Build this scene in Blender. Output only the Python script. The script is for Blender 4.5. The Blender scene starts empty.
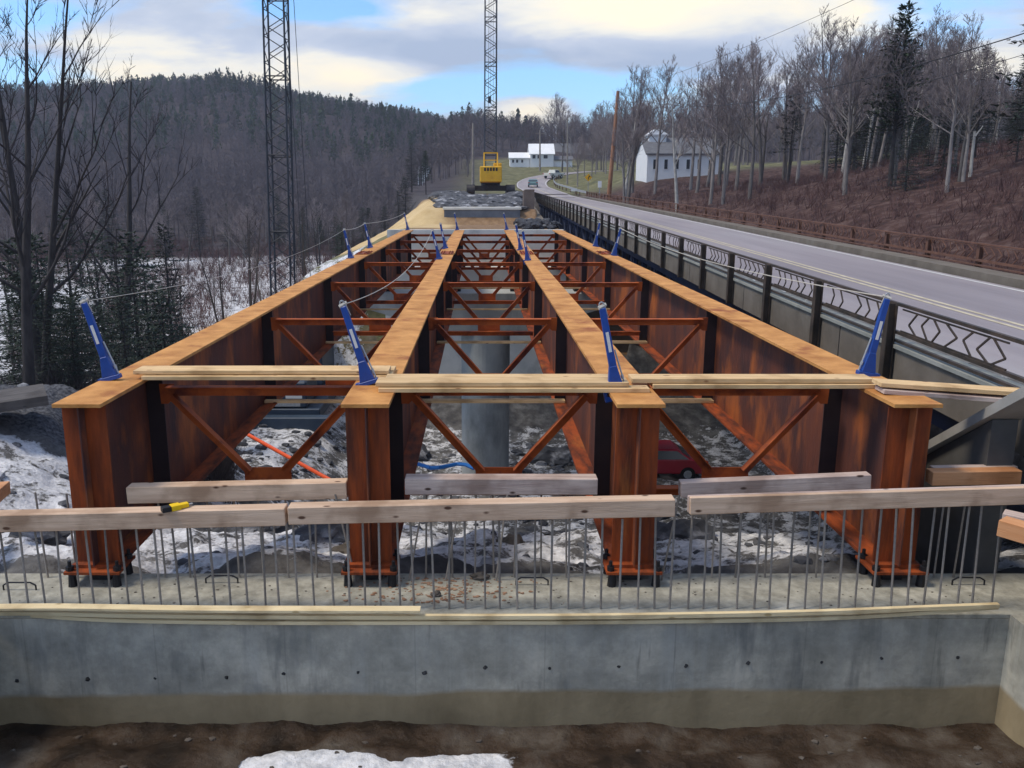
import bpy, math, random
import numpy as np
from mathutils import Vector, Matrix, Euler
R = math.radians
scn = bpy.context.scene
# ------------------------------------------------------------------ camera
FPX, PITCH, YAW, CXP = 860.0, R(12.58), 0.0, 480.0
cd = bpy.data.cameras.new("camera"); cam = bpy.data.objects.new("camera", cd)
scn.collection.objects.link(cam); scn.camera = cam
cd.sensor_width = 36; cd.lens = 36 * FPX / 1024; cd.clip_start = 0.1; cd.clip_end = 8000
cd.shift_x = (512 - CXP) / 1024
cam.location = (0, 0, 0)
cam.rotation_euler = (R(90) - PITCH, 0, -YAW)
# ------------------------------------------------------------------ world, sun, exposure
SUN_EL, SUN_AZ = R(60), R(-98)      # azimuth clockwise from +Y: from behind on the left
w = bpy.data.worlds.new("World"); scn.world = w; w.use_nodes = True
nt = w.node_tree; nt.nodes.clear()
def wn(t, **k):
    n = nt.nodes.new(t)
    for a, b in k.items(): setattr(n, a, b)
    return n
out = wn('ShaderNodeOutputWorld'); bg = wn('ShaderNodeBackground'); bg.inputs['Strength'].default_value = 0.12
sky = wn('ShaderNodeTexSky', sky_type='NISHITA', sun_disc=False, sun_elevation=R(24), sun_rotation=SUN_AZ)
sky.air_density = 1.0; sky.dust_density = 0.3; sky.ozone_density = 1.6
tc = wn('ShaderNodeTexCoord')
sep = wn('ShaderNodeSeparateXYZ'); nt.links.new(tc.outputs['Generated'], sep.inputs[0])
def wmath(op, a, b=None):
    n = wn('ShaderNodeMath', operation=op)
    for i, v in enumerate([a, b]):
        if v is None: continue
        if isinstance(v, (int, float)): n.inputs[i].default_value = v
        else: nt.links.new(v, n.inputs[i])
    return n.outputs[0]
# clouds laid on a plane high above: direction / (height + k)
den = wmath('ADD', sep.outputs['Z'], 0.14)
cx = wmath('DIVIDE', sep.outputs['X'], den); cy = wmath('DIVIDE', sep.outputs['Y'], den)
comb = wn('ShaderNodeCombineXYZ'); nt.links.new(cx, comb.inputs[0]); nt.links.new(cy, comb.inputs[1])
def wnoise(sc, det, rough, off, dist=0.0):
    mp = wn('ShaderNodeMapping'); mp.inputs['Location'].default_value = off
    nt.links.new(comb.outputs[0], mp.inputs[0])
    n = wn('ShaderNodeTexNoise'); n.inputs['Scale'].default_value = sc; n.inputs['Detail'].default_value = det
    n.inputs['Roughness'].default_value = rough; n.inputs['Distortion'].default_value = dist
    nt.links.new(mp.outputs[0], n.inputs['Vector']); return n.outputs['Fac']
def wramp(fac, stops):
    r = wn('ShaderNodeValToRGB'); e = r.color_ramp.elements
    while len(e) > 1: e.remove(e[-1])
    e[0].position = stops[0][0]; e[0].color = (*stops[0][1], 1)
    for p, c in stops[1:]:
        k = e.new(p); k.color = (*c, 1)
    nt.links.new(fac, r.inputs[0]); return r.outputs[0]
n1 = wnoise(1.15, 9, 0.56, (3.1, 1.7, 0), 0.3)
n2 = wnoise(1.5, 8, 0.55, (8.3, 4.4, 2.0), 0.25)
# the larger cloud banks, each at its own bearing and height in the sky
ady = wmath('MAXIMUM', wmath('ABSOLUTE', sep.outputs['Y']), 0.05)
su = wmath('DIVIDE', sep.outputs['X'], ady); sv = wmath('DIVIDE', sep.outputs['Z'], ady)
def bank(px_, py_, wx, wy, k):
    u0 = (px_ - 480) / 881.; v0 = math.tan(math.atan((384 - py_) / FPX) - PITCH)
    du = wmath('DIVIDE', wmath('SUBTRACT', su, u0), wx / 881.); dv = wmath('DIVIDE', wmath('SUBTRACT', sv, v0), wy / 881.)
    e = wmath('ADD', wmath('MULTIPLY', du, du), wmath('MULTIPLY', dv, dv))
    return wmath('MULTIPLY', wmath('POWER', 2.718, wmath('MULTIPLY', e, -1.0)), k)
cv = wmath('MULTIPLY', wmath('SUBTRACT', n1, 0.5), 1.5); cv = wmath('ADD', cv, 0.50)
for bk in ((150, 70, 120, 45, .35), (330, 60, 110, 40, .40), (320, 8, 60, 12, -.55), (640, 8, 230, 42, .55), (530, 108, 34, 13, .5), (500, 84, 110, 20, -.40), (900, 25, 110, 35, -.35), (990, 62, 60, 14, .4), (30, 95, 40, 30, -.4), (700, 75, 160, 25, .12), (60, 20, 60, 20, -.3)):
    cv = wmath('ADD', cv, bank(*bk))
tv = wmath('ADD', wmath('MULTIPLY', wmath('SUBTRACT', n2, 0.5), 1.4), 0.42)
for bk in ((130, 75, 110, 30, .40), (350, 68, 100, 22, .42), (330, 38, 110, 18, -.15), (640, 2, 230, 32, .50), (530, 108, 40, 14, .35), (480, 55, 160, 18, -.25), (760, 60, 160, 25, -.10), (990, 62, 70, 16, .4)):
    tv = wmath('ADD', tv, bank(*bk))
cover = wramp(cv, [(0.36, (0, 0, 0)), (0.62, (1, 1, 1))])
tone = wramp(tv, [(0.22, (3.6, 4.4, 5.8)), (0.45, (5.0, 5.6, 6.7)), (0.66, (8.2, 8.0, 7.2)), (0.92, (10.2, 9.1, 6.8))])
mx = wn('ShaderNodeMix', data_type='RGBA')
nt.links.new(cover, mx.inputs[0])
boost = wn('ShaderNodeMix', data_type='RGBA', blend_type='MULTIPLY'); boost.inputs[0].default_value = 1
nt.links.new(sky.outputs[0], boost.inputs[6]); boost.inputs[7].default_value = (1.1, 1.55, 2.05, 1)
nt.links.new(boost.outputs[2], mx.inputs[6]); nt.links.new(tone, mx.inputs[7])
nt.links.new(mx.outputs[2], bg.inputs[0]); nt.links.new(bg.outputs[0], out.inputs[0])
sl = bpy.data.lights.new("sun", 'SUN'); sl.energy = 2.7; sl.angle = R(14); sl.color = (1.0, 0.88, 0.71)
so = bpy.data.objects.new("sun", sl); scn.collection.objects.link(so)
sd = Vector((math.sin(SUN_AZ) * math.cos(SUN_EL), math.cos(SUN_AZ) * math.cos(SUN_EL), math.sin(SUN_EL)))
so.rotation_euler = sd.to_track_quat('Z', 'Y').to_euler(); so.location = (-20, -20, 30)
scn.view_settings.view_transform = 'Standard'; scn.view_settings.look = 'None'
scn.view_settings.exposure = 0.14; scn.view_settings.gamma = 1; scn.view_settings.use_curve_mapping = False
scn.render.engine = 'CYCLES'
# ------------------------------------------------------------------ helpers
F_ = Vector((math.sin(YAW) * math.cos(PITCH), math.cos(YAW) * math.cos(PITCH), -math.sin(PITCH)))
R_ = Vector((math.cos(YAW), -math.sin(YAW), 0)); U_ = R_.cross(F_)
def ray(px, py): return F_ + R_ * ((px - CXP) / FPX) - U_ * ((py - 384) / FPX)
def at(px, py, Y=None, Z=None):       # the spot in the place that a measured picture point corresponds to
    d = ray(px, py)
    t = Y / d.y if Y is not None else Z / d.z
    return d * t
def lerp(a, b, t): return a + (b - a) * t
def col():
    return scn.collection
class MB:
    def __init__(s): s.v = []; s.f = []; s.sm = False
    def add(s, vs, fs):
        o = len(s.v); s.v += [tuple(v) for v in vs]; s.f += [tuple(i + o for i in f) for f in fs]; return s
    def hexa(s, p): # 8 points: bottom 4 ccw, top 4 ccw
        return s.add(p, [(3, 2, 1, 0), (4, 5, 6, 7), (0, 1, 5, 4), (1, 2, 6, 5), (2, 3, 7, 6), (3, 0, 4, 7)])
    def box(s, x0, x1, y0, y1, z0, z1):
        return s.hexa([(x0, y0, z0), (x1, y0, z0), (x1, y1, z0), (x0, y1, z0), (x0, y0, z1), (x1, y0, z1), (x1, y1, z1), (x0, y1, z1)])
    def bar(s, p, q, wd, ht, up=(0, 0, 1)):
        p = Vector(p); q = Vector(q); d = (q - p).normalized(); u = Vector(up)
        sd_ = d.cross(u)
        if sd_.length < 1e-4: sd_ = d.cross(Vector((1, 0, 0)))
        sd_.normalize(); u = sd_.cross(d).normalized()
        a, b = sd_ * wd / 2, u * ht / 2
        return s.hexa([p - a - b, p + a - b, q + a - b, q - a - b, p - a + b, p + a + b, q + a + b, q - a + b])
    def tube(s, p, q, r1, r2=None, n=8, cap=True):
        p = Vector(p); q = Vector(q); r2 = r1 if r2 is None else r2
        d = (q - p).normalized(); a = d.cross(Vector((0, 0, 1)))
        if a.length < 1e-3: a = d.cross(Vector((1, 0, 0)))
        a.normalize(); b = d.cross(a)
        o = len(s.v)
        for c, r in ((p, r1), (q, r2)):
            for i in range(n):
                t = 2 * math.pi * i / n; s.v.append(tuple(c + a * (r * math.cos(t)) + b * (r * math.sin(t))))
        for i in range(n):
            j = (i + 1) % n; s.f.append((o + i, o + j, o + n + j, o + n + i))
        if cap: s.f.append(tuple(o + i for i in reversed(range(n)))); s.f.append(tuple(o + n + i for i in range(n)))
        return s
    def path(s, pts, r, n=6):
        for a, b in zip(pts[:-1], pts[1:]): s.tube(a, b, r, r, n)
        return s
    def prism(s, poly, axis, a, b):   # poly: list of (u,v); axis 'x','y','z'
        f = {'x': lambda u, v, t: (t, u, v), 'y': lambda u, v, t: (u, t, v), 'z': lambda u, v, t: (u, v, t)}[axis]
        n = len(poly)
        vs = [f(u, v, a) for u, v in poly] + [f(u, v, b) for u, v in poly]
        return s.add(vs, [tuple(range(n))[::-1], tuple(range(n, 2 * n))] + [(i, (i + 1) % n, n + (i + 1) % n, n + i) for i in range(n)])
    def build(s, name, mat, parent=None, bevel=0, smooth=False):
        me = bpy.data.meshes.new(name); me.from_pydata(s.v, [], s.f); me.update()
        if mat: me.materials.append(mat)
        o = bpy.data.objects.new(name, me); col().objects.link(o)
        if parent:
            o.parent = parent
            o.matrix_parent_inverse = Matrix.Translation(-parent.location) if parent.type == 'MESH' or not parent.rotation_euler.z else parent.matrix_basis.inverted()
        if smooth:
            for p in me.polygons: p.use_smooth = True
        import bmesh
        bm = bmesh.new(); bm.from_mesh(me); bmesh.ops.recalc_face_normals(bm, faces=bm.faces)
        if bevel: bmesh.ops.bevel(bm, geom=list(bm.edges), offset=bevel, segments=1, affect='EDGES')
        bm.to_mesh(me); bm.free()
        return o
def tag(o, label=None, cat=None, group=None, kind=None):
    for k, v in (('label', label), ('category', cat), ('group', group), ('kind', kind)):
        if v: o[k] = v
    return o
def thing(name, label, cat, loc=(0, 0, 0), group=None):
    o = bpy.data.objects.new(name, None); col().objects.link(o); o.location = loc; o.empty_display_size = .3
    return tag(o, label, cat, group)
def dup(root, loc, rotz=0, scale=None, label=None, group=None):
    r = root.copy(); col().objects.link(r); r.location = loc; r.rotation_euler = (0, 0, rotz)
    if scale: r.scale = (scale,) * 3 if isinstance(scale, (int, float)) else scale
    if label: r['label'] = label
    if group: r['group'] = group
    for ch in list(root.children):
        c = ch.copy(); col().objects.link(c); c.parent = r
        for g in list(ch.children):
            d = g.copy(); col().objects.link(d); d.parent = c
    return r
# ------------------------------------------------------------------ materials
def mat(name, c1, c2=None, scale=4, rough=.85, bump=.0, metal=0, c3=None, s3=1, t3=(.5, .62), stretch=(1, 1, 1), bscale=None, detail=6, t2=(.3, .7), coord='Object', spec=.3):
    m = bpy.data.materials.new(name); m.use_nodes = True; t = m.node_tree; b = t.nodes['Principled BSDF']
    b.inputs['Roughness'].default_value = rough; b.inputs['Metallic'].default_value = metal
    b.inputs['Specular IOR Level'].default_value = spec
    if c2 is None: b.inputs['Base Color'].default_value = (*c1, 1)
    tcn = t.nodes.new('ShaderNodeTexCoord'); mp = t.nodes.new('ShaderNodeMapping'); mp.inputs['Scale'].default_value = stretch
    t.links.new(tcn.outputs[coord], mp.inputs[0])
    def noi(s, d=detail, r=.6):
        n = t.nodes.new('ShaderNodeTexNoise'); n.inputs['Scale'].default_value = s; n.inputs['Detail'].default_value = d
        n.inputs['Roughness'].default_value = r; t.links.new(mp.outputs[0], n.inputs['Vector']); return n
    def ramp(n, a, b_, ca, cb):
        r = t.nodes.new('ShaderNodeValToRGB'); r.color_ramp.elements[0].position = a; r.color_ramp.elements[1].position = b_
        r.color_ramp.elements[0].color = (*ca, 1); r.color_ramp.elements[1].color = (*cb, 1); t.links.new(n.outputs['Fac'], r.inputs[0]); return r
    cur = None
    if c2 is not None:
        r = ramp(noi(scale), t2[0], t2[1], c1, c2); cur = r.outputs[0]
    if c3 is not None:
        r3 = ramp(noi(s3), t3[0], t3[1], (0, 0, 0), (1, 1, 1))
        mxn = t.nodes.new('ShaderNodeMix'); mxn.data_type = 'RGBA'; t.links.new(r3.outputs[0], mxn.inputs[0])
        t.links.new(cur, mxn.inputs[6]); mxn.inputs[7].default_value = (*c3, 1); cur = mxn.outputs[2]
    if cur: t.links.new(cur, b.inputs['Base Color'])
    if bump:
        bn = t.nodes.new('ShaderNodeBump'); bn.inputs['Strength'].default_value = bump; bn.inputs['Distance'].default_value = .02
        nn = noi(bscale or scale * 4, 8); t.links.new(nn.outputs['Fac'], bn.inputs['Height']); t.links.new(bn.outputs[0], b.inputs['Normal'])
    return m
M = {}
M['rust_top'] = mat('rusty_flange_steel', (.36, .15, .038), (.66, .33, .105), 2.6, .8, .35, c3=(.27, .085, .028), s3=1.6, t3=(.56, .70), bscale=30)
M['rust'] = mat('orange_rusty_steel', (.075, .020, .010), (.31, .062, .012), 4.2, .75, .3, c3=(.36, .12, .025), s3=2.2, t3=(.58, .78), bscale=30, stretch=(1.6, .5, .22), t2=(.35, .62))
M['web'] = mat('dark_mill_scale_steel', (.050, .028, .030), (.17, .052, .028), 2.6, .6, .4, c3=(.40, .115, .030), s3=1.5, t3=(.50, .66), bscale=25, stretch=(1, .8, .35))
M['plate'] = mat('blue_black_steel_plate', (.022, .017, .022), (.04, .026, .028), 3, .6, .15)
M['frame'] = mat('rusty_red_angle_steel', (.29, .058, .015), (.56, .135, .028), 1.7, .75, .3, c3=(.13, .03, .018), s3=2, t3=(.5, .65), bscale=30)
M['bolt'] = mat('dark_bolt_steel', (.03, .03, .035), None, rough=.5, metal=.6)
def woodmat(name, a, b, knot, gr=(1, 14, 14)):
    m = mat(name, a, b, 1.3, .8, .25, stretch=gr, bscale=6, detail=8)
    t = m.node_tree; oi = t.nodes.new('ShaderNodeObjectInfo'); vm = t.nodes.new('ShaderNodeVectorMath'); vm.operation = 'SCALE'; vm.inputs[0].default_value = (17, 9, 5); t.links.new(oi.outputs['Random'], vm.inputs['Scale'])
    for n_ in [n for n in t.nodes if n.type == 'MAPPING']: t.links.new(vm.outputs[0], n_.inputs['Location'])
    bs = t.nodes['Principled BSDF']; prev = bs.inputs['Base Color'].links[0].from_socket
    tcn = t.nodes.new('ShaderNodeTexCoord'); v = t.nodes.new('ShaderNodeTexVoronoi'); v.inputs['Scale'].default_value = 3.2
    mp = t.nodes.new('ShaderNodeMapping'); mp.inputs['Scale'].default_value = (1, 2.2, 2.2); t.links.new(vm.outputs[0], mp.inputs['Location'])
    t.links.new(tcn.outputs['Object'], mp.inputs[0]); t.links.new(mp.outputs[0], v.inputs['Vector'])
    r = t.nodes.new('ShaderNodeValToRGB'); r.color_ramp.elements[0].position = .08; r.color_ramp.elements[1].position = .14
    r.color_ramp.elements[0].color = (1, 1, 1, 1); r.color_ramp.elements[1].color = (0, 0, 0, 1); t.links.new(v.outputs['Distance'], r.inputs[0])
    n2_ = t.nodes.new('ShaderNodeTexNoise'); n2_.inputs['Scale'].default_value = 2.2; n2_.inputs['Detail'].default_value = 5
    t.links.new(tcn.outputs['Object'], n2_.inputs['Vector'])
    r2 = t.nodes.new('ShaderNodeValToRGB'); r2.color_ramp.elements[0].position = .48; r2.color_ramp.elements[1].position = .66
    r2.color_ramp.elements[1].color = (.75, .75, .75, 1); r2.color_ramp.elements[0].color = (0, 0, 0, 1); t.links.new(n2_.outputs['Fac'], r2.inputs[0])
    m0 = t.nodes.new('ShaderNodeMix'); m0.data_type = 'RGBA'; t.links.new(r2.outputs[0], m0.inputs[0]); t.links.new(prev, m0.inputs[6]); m0.inputs[7].default_value = (a[0] * .6, a[1] * .55, a[2] * .5, 1)
    mxn = t.nodes.new('ShaderNodeMix'); mxn.data_type = 'RGBA'; t.links.new(r.outputs[0], mxn.inputs[0]); t.links.new(m0.outputs[2], mxn.inputs[6]); mxn.inputs[7].default_value = (*knot, 1)
    t.links.new(mxn.outputs[2], bs.inputs['Base Color']); return m
M['plank'] = woodmat('fresh_pine_plank', (.58, .38, .18), (.78, .56, .31), (.20, .09, .04))
M['timber'] = woodmat('rough_sawn_timber', (.46, .31, .21), (.70, .52, .38), (.10, .05, .03))
M['timber_grey'] = woodmat('weathered_grey_timber', (.36, .27, .24), (.60, .49, .43), (.07, .04, .03))
M['timber_orange'] = woodmat('orange_cut_timber', (.50, .23, .10), (.62, .33, .17), (.08, .03, .02))
M['lath'] = woodmat('pale_yellow_lath', (.62, .50, .29), (.78, .66, .42), (.4, .3, .15))
M['oldwood'] = woodmat('dark_weathered_wood', (.06, .055, .055), (.12, .11, .105), (.05, .05, .05))
M['rebar'] = mat('grey_coated_rebar', (.20, .19, .18), (.30, .26, .22), 30, .6, .3)
M['blue'] = mat('blue_painted_steel', (.006, .045, .24), (.010, .07, .36), 5, .4, .05, spec=.5)
M['label'] = mat('white_sticker', (.75, .76, .74), (.65, .66, .66), 20, .6)
M['galv'] = mat('galvanised_steel', (.34, .36, .38), (.5, .52, .53), 12, .45, .1, metal=.5)
M['rope'] = mat('pale_rope', (.42, .40, .36), (.6, .57, .5), 40, .9)
M['conc'] = mat('poured_concrete', (.20, .21, .19), (.31, .315, .29), 1.6, .9, .25, c3=(.38, .38, .34), s3=.7, t3=(.55, .75), bscale=14)
M['conc_light'] = mat('pale_concrete', (.58, .58, .54), (.72, .71, .66), 1.1, .9, .2, c3=(.3, .3, .29), s3=.6, t3=(.55, .8), bscale=14)
M['conc_pier'] = mat('grey_green_pier_concrete', (.30, .32, .32), (.43, .45, .44), 1.3, .9, .15, c3=(.13, .145, .15), s3=.5, t3=(.5, .7), stretch=(1, 1, .5))
M['conc_fascia'] = mat('weathered_fascia_concrete', (.11, .095, .078), (.18, .158, .132), 1.5, .95, .3, c3=(.20, .19, .17), s3=.9, t3=(.6, .8))
M['asphalt'] = mat('worn_asphalt', (.20, .172, .182), (.30, .262, .27), .9, .62, .35, c3=(.33, .305, .31), s3=.5, t3=(.5, .75), bscale=40, spec=.5, stretch=(1, .07, 1))
M['yellow_line'] = mat('worn_yellow_road_paint', (.38, .33, .24), (.58, .52, .38), 3, .8)
M['white_line'] = mat('worn_white_road_paint', (.5, .5, .5), (.65, .65, .64), 3, .8)
M['rail'] = mat('dark_green_rail_steel', (.026, .024, .021), (.085, .062, .048), 4, .6, .1)
M['rail_rust'] = mat('rust_brown_rail_steel', (.10, .05, .035), (.17, .085, .06), 4, .8, .1)
M['truss'] = mat('blue_black_truss_steel', (.010, .016, .035), (.02, .035, .09), 2, .6, .1)
M['bark'] = mat('grey_brown_bark', (.12, .105, .10), (.24, .22, .21), 6, .95, .4, stretch=(1, 1, .25))
M['bark_dark'] = mat('dark_bark', (.028, .026, .028), (.065, .058, .058), 6, .95, .4, stretch=(1, 1, .25))
M['bark_pale'] = mat('pale_birch_bark', (.28, .27, .25), (.48, .46, .43), 3, .9, .2)
M['twig'] = mat('grey_purple_twigs', (.16, .135, .14), (.24, .205, .205), 2, .95)
M['twig_dark'] = mat('dark_twigs', (.028, .025, .03), (.055, .048, .053), 2, .95)
M['needle'] = mat('dark_green_needles', (.018, .034, .022), (.045, .07, .038), .9, .9)
M['needle_blk'] = mat('blackish_green_needles', (.012, .022, .018), (.042, .058, .044), .9, .9)
M['redbush'] = mat('reddish_brown_stems', (.07, .036, .036), (.13, .075, .07), 1, .95)
M['rock'] = mat('dark_grey_rock', (.035, .038, .046), (.12, .125, .14), 1.6, .9, .5, c3=(.34, .35, .38), s3=1.1, t3=(.56, .66), bscale=9)
M['rock_brown'] = mat('brown_grey_rock', (.06, .05, .042), (.13, .115, .1), 2.3, .9, .6, bscale=9)
M['curb'] = mat('grey_kerb_concrete', (.24, .235, .22), (.36, .35, .33), 2, .9, .2)
M['snow'] = mat('old_snow', (.62, .65, .70), (.80, .82, .85), 3, .7, .5, bscale=8)
M['white_wall'] = mat('white_painted_siding', (.72, .74, .76), (.80, .81, .82), .5, .7)
M['roof'] = mat('grey_roof_shingle', (.10, .105, .12), (.16, .165, .18), 2, .9)
M['roof_brown'] = mat('brown_roof_shingle', (.08, .065, .06), (.12, .1, .09), 2, .9)
M['glass'] = mat('dark_window_glass', (.03, .035, .045), None, rough=.15, spec=.6)
M['yellow'] = mat('yellow_machine_paint', (.62, .33, .02), (.72, .42, .03), 2, .5, c3=(.3, .18, .04), s3=1.2, t3=(.6, .8))
M['black'] = mat('black_paint', (.012, .012, .014), (.03, .03, .032), 4, .5)
M['crawler'] = mat('dirty_crawler_steel', (.03, .028, .03), (.07, .065, .07), 5, .7, .3)
M['boom'] = mat('dark_boom_steel', (.014, .018, .026), (.04, .046, .06), 2, .5)
M['red'] = mat('red_car_paint', (.38, .012, .03), (.42, .015, .035), 2, .3, spec=.6)
M['teal'] = mat('teal_car_paint', (.10, .19, .20), None, rough=.3, spec=.6)
M['whitecar'] = mat('white_car_paint', (.7, .7, .7), None, rough=.3, spec=.6)
M['lightcar'] = mat('tan_white_truck_paint', (.55, .55, .50), None, rough=.3, spec=.6)
M['tyre'] = mat('black_rubber', (.015, .015, .016), None, rough=.8)
M['redlight'] = mat('red_lens', (.4, .01, .01), None, rough=.2)
M['slate_truck'] = mat('slate_blue_truck_paint', (.03, .05, .085), (.05, .075, .11), 2, .45)
M['orange_hose'] = mat('orange_safety_plastic', (.75, .09, .02), (.85, .13, .04), 4, .5)
M['blue_hose'] = mat('blue_plastic', (.02, .16, .5), None, rough=.5)
M['pole'] = mat('grey_utility_pole_wood', (.20, .18, .16), (.30, .27, .24), 2, .9)
M['pole_orange'] = mat('orange_brown_pole_wood', (.22, .09, .045), (.42, .22, .13), 1.0, .9, c3=(.5, .4, .33), s3=1.3, t3=(.58, .66), stretch=(1, 1, .5))
M['sign_yellow'] = mat('yellow_sign_sheet', (.80, .42, .01), None, rough=.5)
M['sign_white'] = mat('white_sign_sheet', (.8, .8, .8), None, rough=.5)
M['knife_y'] = mat('yellow_tool_plastic', (.80, .52, .01), None, rough=.45)
M['sand'] = mat('tan_sand', (.50, .36, .18), (.60, .45, .25), .4, .95, .3, bscale=6)

def vary(m, lo, hi):     # every tree has its own tone
    t = m.node_tree; bs = t.nodes['Principled BSDF']; src = bs.inputs['Base Color'].links[0].from_socket
    oi = t.nodes.new('ShaderNodeObjectInfo'); mr = t.nodes.new('ShaderNodeMapRange'); mr.inputs[3].default_value = lo; mr.inputs[4].default_value = hi; t.links.new(oi.outputs['Random'], mr.inputs[0])
    mxn = t.nodes.new('ShaderNodeVectorMath'); mxn.operation = 'SCALE'; t.links.new(src, mxn.inputs[0]); t.links.new(mr.outputs[0], mxn.inputs['Scale']); t.links.new(mxn.outputs[0], bs.inputs['Base Color'])
for k_, lo_, hi_ in (('bark', .45, 1.45), ('twig', .75, 1.35), ('needle', .7, 1.4), ('needle_blk', .6, 1.6), ('timber', .82, 1.1), ('plank', .85, 1.08), ('rebar', .7, 1.2)): vary(M[k_], lo_, hi_)
# ================================================================== ground
def sstep(a, b, x):
    t = np.clip((x - a) / (b - a), 0, 1); return t * t * (3 - 2 * t)
_rs = np.random.RandomState(7)
_lat = _rs.rand(256, 256)
def vnoise(x, y):
    xi = np.floor(x).astype(int); yi = np.floor(y).astype(int); fx = x - xi; fy = y - yi
    fx = fx * fx * (3 - 2 * fx); fy = fy * fy * (3 - 2 * fy)
    g = lambda i, j: _lat[(xi + i) % 256, (yi + j) % 256]
    return (g(0, 0) * (1 - fx) + g(1, 0) * fx) * (1 - fy) + (g(0, 1) * (1 - fx) + g(1, 1) * fx) * fy
def fbm(x, y, o=5, s=1.0):
    t = 0; a = .5; x = x * s; y = y * s
    for k in range(o):
        t = t + a * (vnoise(x + 17 * k, y + 31 * k) - .5); x = x * 2.03; y = y * 2.03; a *= .55
    return t
# road plan: straight bridge, then a bend
ROAD = np.array([  # Y, X centre, z
    (-30, 8.45 - .5, -2.71), (0, 8.45, -2.30), (118, 10.45, -.70), (135, 10.4, -.2), (152, 10.0, .45), (166, 9.9, 1.05), (178, 10.6, 2.0), (188, 13.0, 3.0),
    (198, 17.5, 3.9), (208, 25, 4.7), (216, 36, 5.3), (223, 52, 5.9), (228, 75, 6.5), (232, 110, 7.2), (236, 170, 8.2), (242, 260, 10)])
def road_dense():
    pts = []
    for i in range(len(ROAD) - 1):
        p0 = ROAD[max(i - 1, 0)]; p1 = ROAD[i]; p2 = ROAD[i + 1]; p3 = ROAD[min(i + 2, len(ROAD) - 1)]
        n = 12
        for k in range(n):
            t = k / n
            pts.append(.5 * ((2 * p1) + (-p0 + p2) * t + (2 * p0 - 5 * p1 + 4 * p2 - p3) * t * t + (-p0 + 3 * p1 - 3 * p2 + p3) * t ** 3) if i > 1 else p1 + (p2 - p1) * t)
    pts.append(ROAD[-1]); return np.array(pts)
RD = road_dense(); RDf = RD[RD[:, 0] > 112]
SKY = np.array([(-2200, 120), (-900, 112), (-300, 104), (0, 108), (60, 100), (100, 93), (165, 85), (225, 81), (265, 87), (300, 94), (340, 100), (400, 108), (450, 118), (520, 128), (560, 142), (620, 142), (700, 135), (800, 120), (1024, 110), (1500, 105), (2600, 110)])
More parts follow.
